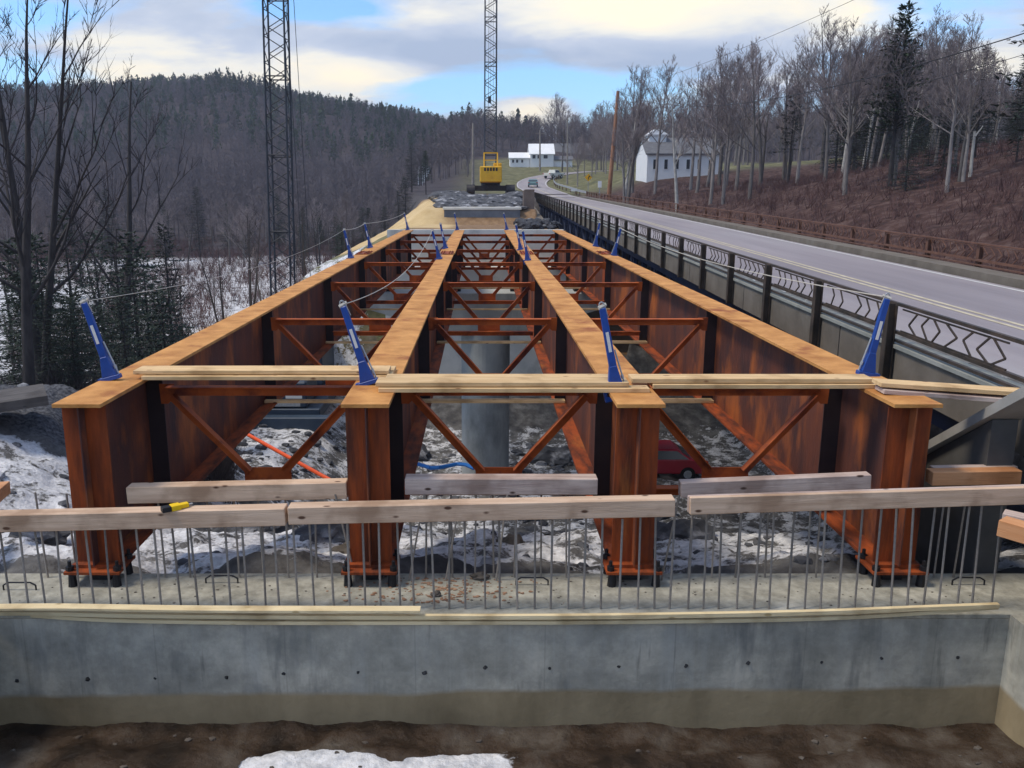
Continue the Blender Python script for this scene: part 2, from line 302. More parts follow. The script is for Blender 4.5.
def height(x, y, fine=True):
    x = np.asarray(x, float); y = np.asarray(y, float)
    r = np.hypot(x, y)
    nearC = np.interp(y, [7.75, 7.95, 9.5, 12, 16, 20, 26, 28, 42, 45, 46.4], [-4.99, -4.05, -4.25, -5.0, -6.7, -8.7, -11.2, -12.02, -12.08, -10.8, -8.0])
    nearL = np.interp(y, [7.75, 7.95, 10, 13, 17, 22, 30, 60], [-4.99, -4.05, -4.1, -4.0, -3.9, -6.6, -10.2, -10.5])
    wl = sstep(-4.8, -8.5, x)
    low = nearC * (1 - wl) + nearL * wl
    # river keeps its bed to the left until x=-15
    # embankment on the far side
    embz = np.interp(y, [46.4, 47.3, 60, 71.6, 72.6, 98, 104, 116, 125, 166, 190, 215, 260, 350, 600], [-8, -2.05, -2.3, -2.6, -1.45, -.25, -.25, -.6, -.4, 1.0, 3.1, 5.0, 8.0, 11, 14])
    xl = np.interp(y, [47, 50, 75, 107, 130, 170], [-8.6, -8.5, -7.4, -6.3, -9, -14])
    crz = np.interp(y, [46.4, 48, 60, 75, 107, 130, 170], [-8, -4.0, -3.5, -3.0, -1.0, -.5, 1.0])
    wc = sstep(-4.6, 0, x - 0) * 0 + np.clip((-4.6 - x) / (-4.6 - xl), 0, 1)
    embz = embz * (1 - wc) + np.minimum(crz, embz) * wc
    wL = sstep(0, -6.5, x - xl)                       # 1 on the left valley floor
    fl = -10.5
    left = embz * (1 - wL) + fl * wL
    h = np.where(y > 46.4, left, low)
    # right bank beyond the road
    rb = np.interp(x, [12, 14, 16, 20, 25, 40, 80, 200], [-9, -6, -3.6, -1.6, -.3, .9, 4.0, 12]) + np.interp(y, [20, 120, 200], [0, .8, 2.0]) + 2.3 * sstep(24, 38, x) * sstep(88, 62, y)
    rb = rb - 6 * sstep(22, 8, y)
    wr = sstep(12.5, 15, x) * sstep(130, 108, y) * sstep(7.9, 9, y)
    h = h * (1 - wr) + rb * wr
    # open gorge under the old bridge
    wg_ = sstep(4.7, 5.2, x) * sstep(14.8, 13.0, x) * sstep(116, 106, y) * (y > 46.4)
    h = h * (1 - wg_) + (-11.0 + .06 * (y - 46)) * wg_
    rb2 = np.interp(x, [14, 20, 26, 40, 80, 200], [0, .9, 2.2, 3.6, 6.5, 11]) * sstep(105, 130, y) * sstep(215, 150, y)
    h = h + rb2 * sstep(12, 18, x) * (y > 100) * (1 - wr)
    # hills
    px = 480 + 881 * x / np.maximum(y, 1.0)
    px = np.where(y < 1, np.where(x < 0, -2200, 2600), px)
    sy = np.interp(px, SKY[:, 0], SKY[:, 1]) + 17
    ang = np.arctan((384 - sy) / FPX) - PITCH
    Hh = np.tan(ang) * 640
    r_0 = 190 + 95 * sstep(430, 500, px)
    t = sstep(r_0, 640, r)
    k = np.where(x < 0, 1.0, 1.0)
    lump = fbm(x, y, 4, 1 / 90.) * 26 * sstep(200, 330, r) * sstep(640, 520, r)
    h = h * (1 - t) + (Hh) * t + lump * k
    h = h - sstep(680, 1500, r) * Hh * .5
    # terrain follows the far road
    m = (y > 100) & (r < 330)
    if m.any():
        xs = x[m][:, None]; ys = y[m][:, None]
        dd = (xs - RDf[None, :, 1]) ** 2 + (ys - RDf[None, :, 0]) ** 2
        i = dd.argmin(1); dmin = np.sqrt(dd.min(1)); wz = sstep(13, 4.5, dmin) * sstep(112, 122, y[m])
        hm = h[m]; hm = hm * (1 - wz) + (RDf[i, 2] - .12) * wz; h[m] = hm
    if fine:
        rough = np.where((y > 7.9) & (y < 47) & (r < 90), 1.0, .25) * sstep(3000, 300, r)
        offroad = 1.0
        h = h + fbm(x, y, 5, .55) * .55 * rough * sstep(7.9, 9.3, y) + fbm(x + 50, y, 4, 2.2) * .28 * rough * sstep(60, 20, r) * sstep(7.9, 8.6, y)
        h = h + fbm(x, y, 4, 1 / 14.) * 1.5 * sstep(30, 60, r) * np.where((x < xl - 12) | (x > 16), 1, 0.) * np.where(y > 100, .4, 1)
        # pit floor: lumpy mud
        pit = sstep(7.75, 7.5, y)
        h = h + pit * (fbm(x, y, 6, 1.9) * .16)
        # near side of the pit rises to a snowy berm
        h = h + pit * sstep(7.05, 6.8, y) * .06
    return h
def build_ground():
    th = np.concatenate([np.linspace(-180, -42, 60)[:-1], np.linspace(-42, 42, 560), np.linspace(42, 180, 60)[1:]])
    rr = np.concatenate([[0.01, 1.5, 3.0], np.geomspace(4.6, 60, 330), np.geomspace(60.8, 700, 170), np.geomspace(720, 1500, 10)])
    T, Rr = np.meshgrid(np.radians(th), rr); X = Rr * np.sin(T); Y = Rr * np.cos(T)
    Z = height(X.ravel(), Y.ravel()).reshape(X.shape)
    nr, nc = X.shape
    V = np.stack([X, Y, Z], -1).reshape(-1, 3)
    i = np.arange(nr - 1)[:, None] * nc + np.arange(nc - 1)[None]
    Fq = np.stack([i, i + 1, i + nc + 1, i + nc], -1).reshape(-1, 4)[:, ::-1]
    me = bpy.data.meshes.new('ground'); me.vertices.add(len(V)); me.vertices.foreach_set('co', V.ravel())
    me.loops.add(Fq.size); me.loops.foreach_set('vertex_index', Fq.ravel().astype(np.int32))
    me.polygons.add(len(Fq)); me.polygons.foreach_set('loop_start', np.arange(0, Fq.size, 4, dtype=np.int32)); me.polygons.foreach_set('loop_total', np.full(len(Fq), 4, dtype=np.int32))
    me.update(); me.validate()
    me.polygons.foreach_set('use_smooth', np.ones(len(Fq), bool))
    x, y = X.ravel(), Y.ravel(); r = np.hypot(x, y)
    # masks: what the ground is made of
    px = 480 + 881 * x / np.maximum(y, 1)
    xl = np.interp(y, [47, 50, 75, 107, 130, 170], [-9, -9, -7.5, -6.4, -9, -14])
    snow = np.zeros(len(x))
    snow = np.maximum(snow, .80 * sstep(8.5, 9.4, y + fbm(x, y, 3, 1.5)) * sstep(27, 21, y) * (x < 12))
    snow = np.maximum(snow, .72 * sstep(24, 27, y) * sstep(45, 42, y) * (x < 14))
    snow = np.maximum(snow, .0 * (y < 7.7))
    flood = sstep(-16, -22, x) * sstep(45, 60, r) * sstep(172, 145, r)
    snow = np.maximum(snow, .80 * flood)
    snow = np.maximum(snow, .78 * sstep(-4, -7, x) * sstep(20, 26, y) * sstep(60, 50, r))
    snow = np.maximum(snow, .22 * sstep(190, 230, r))
    snow = np.where((x > 13.5) & (y < 150), .40, snow)
    gravel_pile = sstep(-5.0, -6.0, x) * sstep(14.2, 14.9, y) * sstep(19, 18, y)
    snow = snow * (1 - gravel_pile)
    berm = sstep(6.90, 6.84, y + fbm(x, y, 4, 1.2) * .35) * sstep(-2.3, -1.8, x + fbm(y + 9, x, 3, 2.) * .8) * sstep(.6, .0, x + fbm(y, x, 3, 2.))
    snow = np.where(y < 7.6, berm, snow)
    red = np.where((x > 13.5) & (r < 230) & (y < 190), 1., 0.) * sstep(13, 16, x)
    brown = np.where((y > 46.4) & (x > xl - 14) & (x < 14) & (y < 110), 1., 0.)
    sand = brown * sstep(xl + 6.2, xl + 3.6, x) * sstep(53, 57, y) * sstep(112, 104, y)
    sand = np.maximum(sand, brown * sstep(-1.2, -2.5, x) * sstep(72, 70, y) * sstep(52, 56, y))
    grass = brown * sstep(58, 52, y) * sstep(-3.5, -5, x)
    grass = np.maximum(grass, sstep(122, 140, y) * sstep(262, 250, y) * sstep(-8, 4, x))
    grass = np.where(red > .5, sstep(125, 145, y), grass)
    red = red * (1 - grass)
    a = me.color_attributes.new('kind_a', 'FLOAT_COLOR', 'POINT')
    a.data.foreach_set('color', np.stack([snow, red, sand, grass], -1).ravel().astype(np.float32))
    b = me.color_attributes.new('kind_b', 'FLOAT_COLOR', 'POINT')
    pitm = sstep(7.8, 7.6, y); b.data.foreach_set('color', np.stack([pitm, brown, gravel_pile, np.ones(len(x))], -1).ravel().astype(np.float32))
    m = bpy.data.materials.new('ground_cover'); m.use_nodes = True; t = m.node_tree; bs = t.nodes['Principled BSDF']; bs.inputs['Roughness'].default_value = .92; bs.inputs['Specular IOR Level'].default_value = .15
    L = t.links.new
    tcn = t.nodes.new('ShaderNodeTexCoord')
    def noi(s, d=7, r_=.6):
        n = t.nodes.new('ShaderNodeTexNoise'); n.inputs['Scale'].default_value = s; n.inputs['Detail'].default_value = d; n.inputs['Roughness'].default_value = r_
        L(tcn.outputs['Object'], n.inputs['Vector']); return n.outputs['Fac']
    def ramp(f, st):
        r_ = t.nodes.new('ShaderNodeValToRGB'); e = r_.color_ramp.elements
        e[0].position, e[0].color = st[0][0], (*st[0][1], 1); e[1].position, e[1].color = st[-1][0], (*st[-1][1], 1)
        for p, c in st[1:-1]: k = e.new(p); k.color = (*c, 1)
        L(f, r_.inputs[0]); return r_.outputs[0]
    def mix(f, a_, b_):
        n = t.nodes.new('ShaderNodeMix'); n.data_type = 'RGBA'; L(f, n.inputs[0]); L(a_, n.inputs[6]); L(b_, n.inputs[7]); return n.outputs[2]
    def mth(op, a_, b_):
        n = t.nodes.new('ShaderNodeMath'); n.operation = op; n.use_clamp = False
        for i_, v in enumerate((a_, b_)):
            if isinstance(v, (int, float)): n.inputs[i_].default_value = v
            else: L(v, n.inputs[i_])
        return n.outputs[0]
    ca = t.nodes.new('ShaderNodeVertexColor'); ca.layer_name = 'kind_a'; cb = t.nodes.new('ShaderNodeVertexColor'); cb.layer_name = 'kind_b'
    sa = t.nodes.new('ShaderNodeSeparateColor'); L(ca.outputs['Color'], sa.inputs[0]); sb = t.nodes.new('ShaderNodeSeparateColor'); L(cb.outputs['Color'], sb.inputs[0])
    nb = noi(1.7); nf = noi(9); nl = noi(.12, 6); nm = noi(.6)
    def cb_far():
        ln = t.nodes.new('ShaderNodeVectorMath'); ln.operation = 'LENGTH'; L(tcn.outputs['Object'], ln.inputs[0])
        mr = t.nodes.new('ShaderNodeMapRange'); mr.inputs[1].default_value = 60; mr.inputs[2].default_value = 150; L(ln.outputs['Value'], mr.inputs[0]); return mr.outputs[0]
    soil = ramp(nb, [(.3, (.045, .045, .048)), (.5, (.11, .108, .108)), (.7, (.21, .21, .205))])
    floorc = ramp(nl, [(.35, (.034, .029, .034)), (.65, (.062, .052, .055))])
    cur = mix(ramp(nl, [(.3, (0, 0, 0)), (.31, (.0, .0, .0))]), soil, floorc) if False else mix(cb_far(), soil, floorc)
    redc = ramp(nb, [(.3, (.026, .017, .016)), (.5, (.062, .034, .030)), (.72, (.13, .09, .08))])
    cur = mix(sa.outputs[1], cur, redc)
    brc = ramp(nb, [(.3, (.15, .09, .05)), (.7, (.30, .20, .12))]); cur = mix(sb.outputs[1], cur, brc)
    grc = ramp(nm, [(.3, (.075, .072, .038)), (.5, (.125, .125, .06)), (.7, (.22, .20, .12))]); cur = mix(ca.outputs['Alpha'], cur, grc)
    sac = ramp(nm, [(.3, (.46, .33, .16)), (.7, (.60, .46, .26))]); cur = mix(sa.outputs[2], cur, sac)
    pic = ramp(nb, [(.34, (.018, .013, .010)), (.5, (.05, .034, .024)), (.66, (.10, .085, .07)), (.8, (.24, .235, .23))]); cur = mix(sb.outputs[0], cur, pic)
    gvc = ramp(noi(14, 3), [(.35, (.03, .033, .042)), (.65, (.13, .135, .15))]); cur = mix(sb.outputs[2], cur, gvc)
    # snow where the mask beats a noise
    nn = mth('ADD', mth('MULTIPLY', noi(1.5, 9, .72), .7), mth('MULTIPLY', nf, .3))
    d = mth('SUBTRACT', mth('ADD', mth('MULTIPLY', sa.outputs[0], .62), .04), nn)
    sf = ramp(mth('ADD', mth('MULTIPLY', d, 12), .5), [(.2, (0, 0, 0)), (.8, (1, 1, 1))])
    snc = ramp(nf, [(.3, (.40, .42, .46)), (.6, (.74, .75, .78))])
    cur = mix(sf, cur, snc)
    L(cur, bs.inputs['Base Color'])
    # wet mud in the pit
    rg = ramp(nb, [(.42, (.16, .16, .16)), (.56, (.8, .8, .8))])
    gy = t.nodes.new('ShaderNodeMix'); gy.data_type = 'FLOAT'; L(sb.outputs[0], gy.inputs[0]); gy.inputs[2].default_value = .92; L(rg, gy.inputs[3]); L(gy.outputs[0], bs.inputs['Roughness'])
    bn = t.nodes.new('ShaderNodeBump'); bn.inputs['Strength'].default_value = .8; bn.inputs['Distance'].default_value = .08
    L(mth('ADD', noi(6, 9, .65), mth('MULTIPLY', sf, .4)), bn.inputs['Height']); L(bn.outputs[0], bs.inputs['Normal'])
    me.materials.append(m)
    o = bpy.data.objects.new('ground', me); col().objects.link(o); tag(o, 'patchy snow, mud, brown soil and leaf covered slopes around the bridge', 'ground', kind='structure')
build_ground()
def hz(x, y): return float(height(np.array([x]), np.array([y]))[0])
# river
m = bpy.data.materials.new('cold_river_water'); m.use_nodes = True; t = m.node_tree; b = t.nodes['Principled BSDF']
b.inputs['Base Color'].default_value = (.10, .13, .14, 1); b.inputs['Roughness'].default_value = .22; b.inputs['IOR'].default_value = 1.33
n = t.nodes.new('ShaderNodeTexNoise'); n.inputs['Scale'].default_value = 1.4; n.inputs['Detail'].default_value = 6; tcn = t.nodes.new('ShaderNodeTexCoord'); mpn = t.nodes.new('ShaderNodeMapping'); mpn.inputs['Scale'].default_value = (.4, 1.6, 1)
t.links.new(tcn.outputs['Object'], mpn.inputs[0]); t.links.new(mpn.outputs[0], n.inputs['Vector'])
bn = t.nodes.new('ShaderNodeBump'); bn.inputs['Strength'].default_value = .6; bn.inputs['Distance'].default_value = .1; t.links.new(n.outputs['Fac'], bn.inputs['Height']); t.links.new(bn.outputs[0], b.inputs['Normal'])
M['water'] = m
wm = MB(); wm.add([(-16, 24, -12.28), (60, 24, -12.28), (60, 47, -12.28), (-16, 47, -12.28)], [(0, 1, 2, 3)])
tag(wm.build('river', M['water']), 'dark grey river water running between snowy rocks under the steel', 'river', kind='structure')

# ================================================================== road and old bridge
HW = 2.95
def road_strip(name, off0, off1, dz, m_, y0=-30, y1=999, label=None, thick=None, kind='structure'):
    P = RD[(RD[:, 0] >= y0) & (RD[:, 0] <= y1)]
    mb = MB(); vs = []
    for i in range(len(P)):
        a = P[max(i - 1, 0)]; c = P[min(i + 1, len(P) - 1)]
        tx, ty = c[1] - a[1], c[0] - a[0]; l = math.hypot(tx, ty); nx, ny = ty / l, -tx / l
        for off in (off0, off1): vs.append((P[i][1] + nx * off, P[i][0] + ny * off, P[i][2] + dz))
    fs = [(2 * i, 2 * i + 1, 2 * i + 3, 2 * i + 2) for i in range(len(P) - 1)]
    if thick:
        n = len(vs); vs2 = [(v[0], v[1], v[2] - thick) for v in vs]
        fs2 = [tuple(n + k for k in reversed(f)) for f in fs] + [(2 * i, 2 * i + 2, n + 2 * i + 2, n + 2 * i) for i in range(len(P) - 1)] + [(2 * i + 1, n + 2 * i + 1, n + 2 * i + 3, 2 * i + 3) for i in range(len(P) - 1)]
        q = 2 * (len(P) - 1); fs2 += [(0, 1, n + 1, n), (q, n + q, n + q + 1, q + 1)]
        vs += vs2; fs += fs2
    mb.add(vs, fs); o = mb.build(name, m_)
    if kind: tag(o, label, None, kind=kind)
    return o
road_strip('road', -HW, HW, 0, M['asphalt'], label='grey asphalt road running over the old bridge and bending right uphill', thick=.06)
for off in (-.16, .06):
    road_strip('road_marking', off, off + .10, .005, M['yellow_line'], label='faded double yellow centre line')
road_strip('road_marking', HW - .28, HW - .18, .005, M['white_line'], label='white edge line of the road')
road_strip('road_marking', -HW + .1, -HW + .2, .005, M['white_line'], label='white edge line beside the near railing')
BE = 120.0
def rx(Y, a): return a + .017 * Y
def rz(Y, z): return z + .01356 * Y
br = thing('road_bridge', 'old concrete deck road bridge on dark trusses right of the new steel girders', 'bridge', (8.5, 10, -2.9))
Y0 = 8.0
def lbox(mb, a0, a1, z0, z1, y0, y1):
    p = [(rx(y0, a0), y0, rz(y0, z0)), (rx(y0, a1), y0, rz(y0, z0)), (rx(y1, a1), y1, rz(y1, z0)), (rx(y1, a0), y1, rz(y1, z0))]
    q = [(rx(y0, a0), y0, rz(y0, z1)), (rx(y0, a1), y0, rz(y0, z1)), (rx(y1, a1), y1, rz(y1, z1)), (rx(y1, a0), y1, rz(y1, z1))]
    return mb.hexa(p + q)
d = MB(); lbox(d, 5.62, 12.4, -2.70, -2.372, Y0, BE); d.build('deck', M['conc_fascia'], br)
d = MB()
yy = Y0
while yy < BE:
    lbox(d, 5.40, 5.615, -2.74, -2.20, yy, min(yy + 5.3, BE) - .02); yy += 5.32
d.build('fascia', M['conc_fascia'], br)
d = MB(); lbox(d, 5.36, 5.70, -2.198, -2.15, Y0, BE); d.build('curb', M['conc'], br)
d = MB(); lbox(d, 11.5, 12.1, -2.37, -2.13, Y0, BE); d.build('curb', M['conc_fascia'], br)
# dirty snow and grit in the gutter
gm = mat('dirty_gutter_grit', (.07, .065, .06), (.22, .215, .21), 2.2, .9, .6, c3=(.6, .62, .65), s3=2.5, t3=(.6, .66))
for (g0, g1) in ((5.70, 6.35), (12.12, 12.55)):
    d = MB(); vs = []; nn_ = 500
    for i in range(nn_):
        Y = Y0 + (BE - Y0) * (i / (nn_ - 1)) ** 1.6
        for j in range(5):
            a = g0 + (g1 - g0) * j / 4; zz = -2.30 + (.09 if g0 < 6 else .12) * (1 - j / 4) + .05 * (random.random() if 0 < j < 4 else 0)
            vs.append((rx(Y, a), Y, rz(Y, zz)))
    fs = [(i * 5 + j, i * 5 + j + 1, i * 5 + j + 6, i * 5 + j + 5) for i in range(nn_ - 1) for j in range(4)]
    d.add(vs, fs); tag(d.build('gutter_grit', gm), 'dirty snow and grit along the ' + ('near' if g0 < 6 else 'far') + ' edge of the road', 'grit', kind='stuff')
# truss under the deck
for a in (5.75, 8.5, 11.8):
    d = MB()
    lbox(d, a - .12, a + .12, -3.05, -2.74, Y0 + 2, BE); lbox(d, a - .12, a + .12, -5.3, -5.05, Y0 + 4, BE - 3)
    yy = Y0 + 4; k = 0
    while yy < BE - 5:
        d.bar((rx(yy, a), yy, rz(yy, -2.9)), (rx(yy, a), yy, rz(yy, -5.2)), .16, .16, (0, 1, 0))
        d.bar((rx(yy, a), yy, rz(yy, -2.9 if k % 2 else -5.2)), (rx(yy + 2.66, a), yy + 2.66, rz(yy + 2.66, -5.2 if k % 2 else -2.9)), .12, .12)
        yy += 2.66; k += 1
    d.build('truss', M['truss'], br)
for Yp in (57, 92):
    d = MB(); d.box(rx(Yp, 5.6), rx(Yp, 12.2), Yp - .8, Yp + .8, -13, -4.8); d.build('pier', M['conc_fascia'], br)
# railing builder
def railing(a, side, label, m_, n0=0, n1=41, chev=True):
    root = thing('bridge_railing', label, 'railing', (rx(12, a), 12, rz(12, -2.3)), group='railings of the old road bridge')
    sp = 2.66; yf = 11.45
    pz = (-2.72, -1.60) if side < 0 else (-2.35, -1.55)
    for i in range(n0 - 1 if side > 0 else n0, n1):
        Y = yf + sp * i; X = rx(Y, a)
        d = MB(); z0, z1 = rz(Y, pz[0]), rz(Y, pz[1])
        # rolled H section: two flanges and a web
        d.box(X - .06, X - .048, Y - .06, Y + .06, z0, z1); d.box(X + .048, X + .06, Y - .06, Y + .06, z0, z1 - .03); d.box(X - .047, X + .047, Y - .006, Y + .006, z0, z1 - .01)
        d.build('post', m_, root)
    ya, yb = yf + sp * (n0 - (0 if side > 0 else 1.2)) - 1.0, yf + sp * (n1 - 1)
    xo = .10 if side < 0 else -.10
    def rail(z0, z1, w_):
        d = MB(); p = []
        lbox(d, a + xo - w_, a + xo + w_, z0, z1, ya, yb); return d
    rail(pz[1] - .038, pz[1] + .002, .025).build('top_rail', m_, root)
    rail(-2.01, -1.97, .025).build('middle_rail', m_, root)
    rail(-2.12, -2.085, .025).build('lower_rail', m_, root)
    if chev:
        rnd = random.Random(5); zt, zb = pz[1] - .07, -1.96; sg = 1
        for i in range(n0 - 1, n1 - 1):
            ys = yf + sp * i + .12; ye = yf + sp * (i + 1) - .12; d = MB()
            lbox(d, a + xo - .008, a + xo + .008, zt - .012, zt + .008, ys, ye); lbox(d, a + xo - .008, a + xo + .008, zb - .01, zb + .012, ys, ye)
            if rnd.random() < .25: sg = -sg
            Y = ys + .15
            while Y < ye - .12:
                if rnd.random() < .09: sg = -sg
                if rnd.random() < .9:
                    zm = zt - (zt - zb) * rnd.uniform(.4, .62); l = .12 * rnd.uniform(.6, 1.35); k_ = rnd.uniform(.3, .9)
                    d.bar((rx(Y + l * sg, a + xo), Y + l * sg, rz(Y, zt)), (rx(Y - l * sg, a + xo), Y - l * sg * k_, rz(Y, zm)), .016, .022)
                    d.bar((rx(Y - l * sg, a + xo), Y - l * sg * k_, rz(Y, zm)), (rx(Y + l * sg, a + xo), Y + l * sg, rz(Y, zb)), .016, .022)
                Y += .33
            d.build('infill_panel', m_, root)
    return root
railing(5.31, -1, 'dark green steel railing with bent chevron bars along the near edge of the old bridge', M['rail'])
railing(12.35, 1, 'rust brown railing along the far edge of the old bridge road', M['rail_rust'])
# roadside rail after the bridge
def guard(label, off, y0, y1, n):
    P = RD[(RD[:, 0] >= y0) & (RD[:, 0] <= y1)]; pts = []
    for i in range(len(P)):
        a = P[max(i - 1, 0)]; c = P[min(i + 1, len(P) - 1)]; tx, ty = c[1] - a[1], c[0] - a[0]; l = math.hypot(tx, ty)
        pts.append(Vector((P[i][1] + ty / l * off, P[i][0] - tx / l * off, P[i][2])))
    root = thing('guard_rail', label, 'guard rail', pts[0])
    d = MB()
    for p, q in zip(pts[:-1], pts[1:]):
        d.bar(p + Vector((0, 0, .62)), q + Vector((0, 0, .62)), .05, .30)
    d.build('rail', M['galv'], root)
    for i in range(0, len(pts), max(1, len(pts) // n)):
        p = pts[i]; q = MB(); q.box(p.x - .07 + .08, p.x + .07 + .08, p.y - .07, p.y + .07, p.z - .3, p.z + .75); q.build('post', M['rail_rust'], root)
guard('pale steel guard rail curving along the outside of the road bend past the bridge', 4.3, 121, 192, 14)
# end pylon of the old bridge and its wing wall
tag(MB().prism([(3.65, -2.9), (4.55, -2.9), (4.55, .22), (3.8, .22), (3.65, .1)], 'y', 73.6, 75.2).build('bridge_end_pillar', mat('brown_grey_masonry', (.10, .075, .065), (.2, .16, .14), .8, .95, .5)), 'brown grey masonry pillar ending the old bridge next to the dark rocks', 'pillar')
tag(MB().prism([(46, -12.4), (111, -12.4), (111, -.6), (98, -.35), (74, -1.9), (64, -2.5), (56, -4.0), (50, -6.5), (46, -9)], 'x', 4.6, 5.15).build('retaining_wall', M['conc_fascia']), 'sloping grey retaining wall beside the far end of the girders', 'retaining wall')
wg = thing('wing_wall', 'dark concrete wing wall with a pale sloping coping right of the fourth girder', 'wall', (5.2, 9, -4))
MB().prism([(9.7, -6), (9.7, -3.13), (8.24, -2.20), (8.24, -6)], 'x', 5.08, 5.34).build('wall', mat('shade_darkened_concrete', (.05, .05, .052), (.11, .108, .105), 1.2, .9, .3), wg)  # shade on the face below the coping is put into the dark wall colour
MB().prism([(9.78, -3.16), (9.72, -3.02), (7.45, -1.57), (7.45, -1.69)], 'x', 5.0, 5.38).build('coping', M['curb'], wg)
MB().box(5.9, 12.3, -30, 7.9, -7, -2.45).build('approach_fill', M['conc_fascia'], wg)
# ================================================================== near abutment
random.seed(3)
ZS = -3.83; YF, YB = 7.34, 8.22; XL, XR = -4.66, 4.93
ab = thing('abutment', 'grey concrete abutment wall studded with upright rebar below the girder ends', 'abutment', (0, YF, -5.08))
# wall face with its own stained material (stain bands are real marks on the concrete)
wm_ = bpy.data.materials.new('stained_wall_concrete'); wm_.use_nodes = True; t = wm_.node_tree; b = t.nodes['Principled BSDF']; b.inputs['Roughness'].default_value = .9; b.inputs['Specular IOR Level'].default_value = .2
L = t.links.new; tcn = t.nodes.new('ShaderNodeTexCoord'); sx = t.nodes.new('ShaderNodeSeparateXYZ'); L(tcn.outputs['Object'], sx.inputs[0])
def _n(s, sc=(1, 1, 1), d=7, r=.6):
    mp = t.nodes.new('ShaderNodeMapping'); mp.inputs['Scale'].default_value = sc; L(tcn.outputs['Object'], mp.inputs[0])
    n = t.nodes.new('ShaderNodeTexNoise'); n.inputs['Scale'].default_value = s; n.inputs['Detail'].default_value = d; n.inputs['Roughness'].default_value = r; L(mp.outputs[0], n.inputs['Vector']); return n.outputs['Fac']
def _r(f, st):
    r_ = t.nodes.new('ShaderNodeValToRGB'); e = r_.color_ramp.elements
    e[0].position, e[0].color = st[0][0], (*st[0][1], 1); e[1].position, e[1].color = st[-1][0], (*st[-1][1], 1)
    for p, c in st[1:-1]: k = e.new(p); k.color = (*c, 1)
    L(f, r_.inputs[0]); return r_.outputs[0]
def _m(f, a_, b_, bt='MIX'):
    n = t.nodes.new('ShaderNodeMix'); n.data_type = 'RGBA'; n.blend_type = bt
    if isinstance(f, float): n.inputs[0].default_value = f
    else: L(f, n.inputs[0])
    L(a_, n.inputs[6])
    if isinstance(b_, tuple): n.inputs[7].default_value = (*b_, 1)
    else: L(b_, n.inputs[7])
    return n.outputs[2]
def _a(op, a_, b_):
    n = t.nodes.new('ShaderNodeMath'); n.operation = op
    for i_, v in enumerate((a_, b_)):
        if isinstance(v, (int, float)): n.inputs[i_].default_value = v
        else: L(v, n.inputs[i_])
    return n.outputs[0]
base = _r(_n(1.5, (1, 1, 1), 9, .68), [(.32, (.19, .19, .165)), (.5, (.32, .31, .265)), (.66, (.50, .475, .40))])
base = _m(_r(_n(3, (1, 1, .15)), [(.5, (0, 0, 0)), (.75, (.6, .6, .6))]), base, (.37, .375, .35))
base = _m(_r(_n(5, (1.2, 1, .05), 4, .7), [(.56, (0, 0, 0)), (.72, (.55, .55, .55))]), base, (.40, .40, .36))
base = _m(_r(_n(7, (1, 1, .12), 3, .6), [(.62, (0, 0, 0)), (.70, (.5, .5, .5))]), base, (.10, .10, .09))
fx_ = _a('ABSOLUTE', _a('SUBTRACT', _a('FRACT', _a('MULTIPLY', sx.outputs['X'], 1 / 1.22), 0), .5), 0)
base = _m(_r(fx_, [(.002, (.28, .28, .28)), (.006, (0, 0, 0))]), base, (.12, .12, .11))
base = _m(_r(_n(2.1, (1.6, 1, .3), 5), [(.55, (0, 0, 0)), (.7, (.7, .7, .7))]), base, (.13, .135, .13))
zz = _a('ADD', _a('ADD', sx.outputs['Z'], _a('MULTIPLY', sx.outputs['X'], -.011)), _a('MULTIPLY', _n(.7), .16))
low = _r(_a('ADD', zz, 5.0), [(.42, (1, 1, 1)), (.47, (0, 0, 0))])          # old soil line
base = _m(low, base, _r(_n(1.6, (1, 1, .5)), [(.3, (.19, .15, .09)), (.7, (.36, .29, .18))]))
zt_ = _r(_a('ADD', zz, 5.0), [(.62, (0, 0, 0)), (.67, (.10, .10, .10)), (.69, (0, 0, 0))]); base = _m(zt_, base, (.45, .45, .4))
L(base, b.inputs['Base Color'])
bn = t.nodes.new('ShaderNodeBump'); bn.inputs['Strength'].default_value = .35; bn.inputs['Distance'].default_value = .015; L(_n(12, (1, 1, 1), 9), bn.inputs['Height']); L(bn.outputs[0], b.inputs['Normal'])
seatm = mat('grubby_seat_concrete', (.20, .195, .165), (.42, .41, .35), 6, .95, .9, c3=(.56, .54, .46), s3=1.7, t3=(.58, .75), bscale=14)
wall = MB().box(XL - 1.0, XR + .9, YF, YB - .004, -6.2, ZS - .05).build('wall', wm_, ab)
MB().box(XL - 1.0, XR + .9, YF + .004, YB, ZS - .05, ZS).build('seat', seatm, ab, bevel=.008)
hl = MB()
for i in range(15):
    X, Z = lerp(-4.35, 4.45, i / 14) + random.uniform(-.07, .07), lerp(-4.52, -4.28, i / 14) + random.uniform(-.02, .02)
    q = MB(); rr_ = random.choice((.010, .014, .019, .024))
    for k in range(3): q.tube((X + random.uniform(-.012, .012), YF - .003 - .001 * k, Z + random.uniform(-.012, .012)), (X, YF + .01, Z), rr_ * random.uniform(.6, 1.1), rr_, 8)
    q.build('tie_hole', M['black'], wall)
wwm = wm_
MB().box(XR, XR + .9, 2.5, YF - .003, -6.2, ZS - .002).build('right_wing', wwm, ab)
MB().box(XL - .9, XL, 2.5, YF - .003, -6.2, ZS - .002).build('left_wing', wwm, ab)
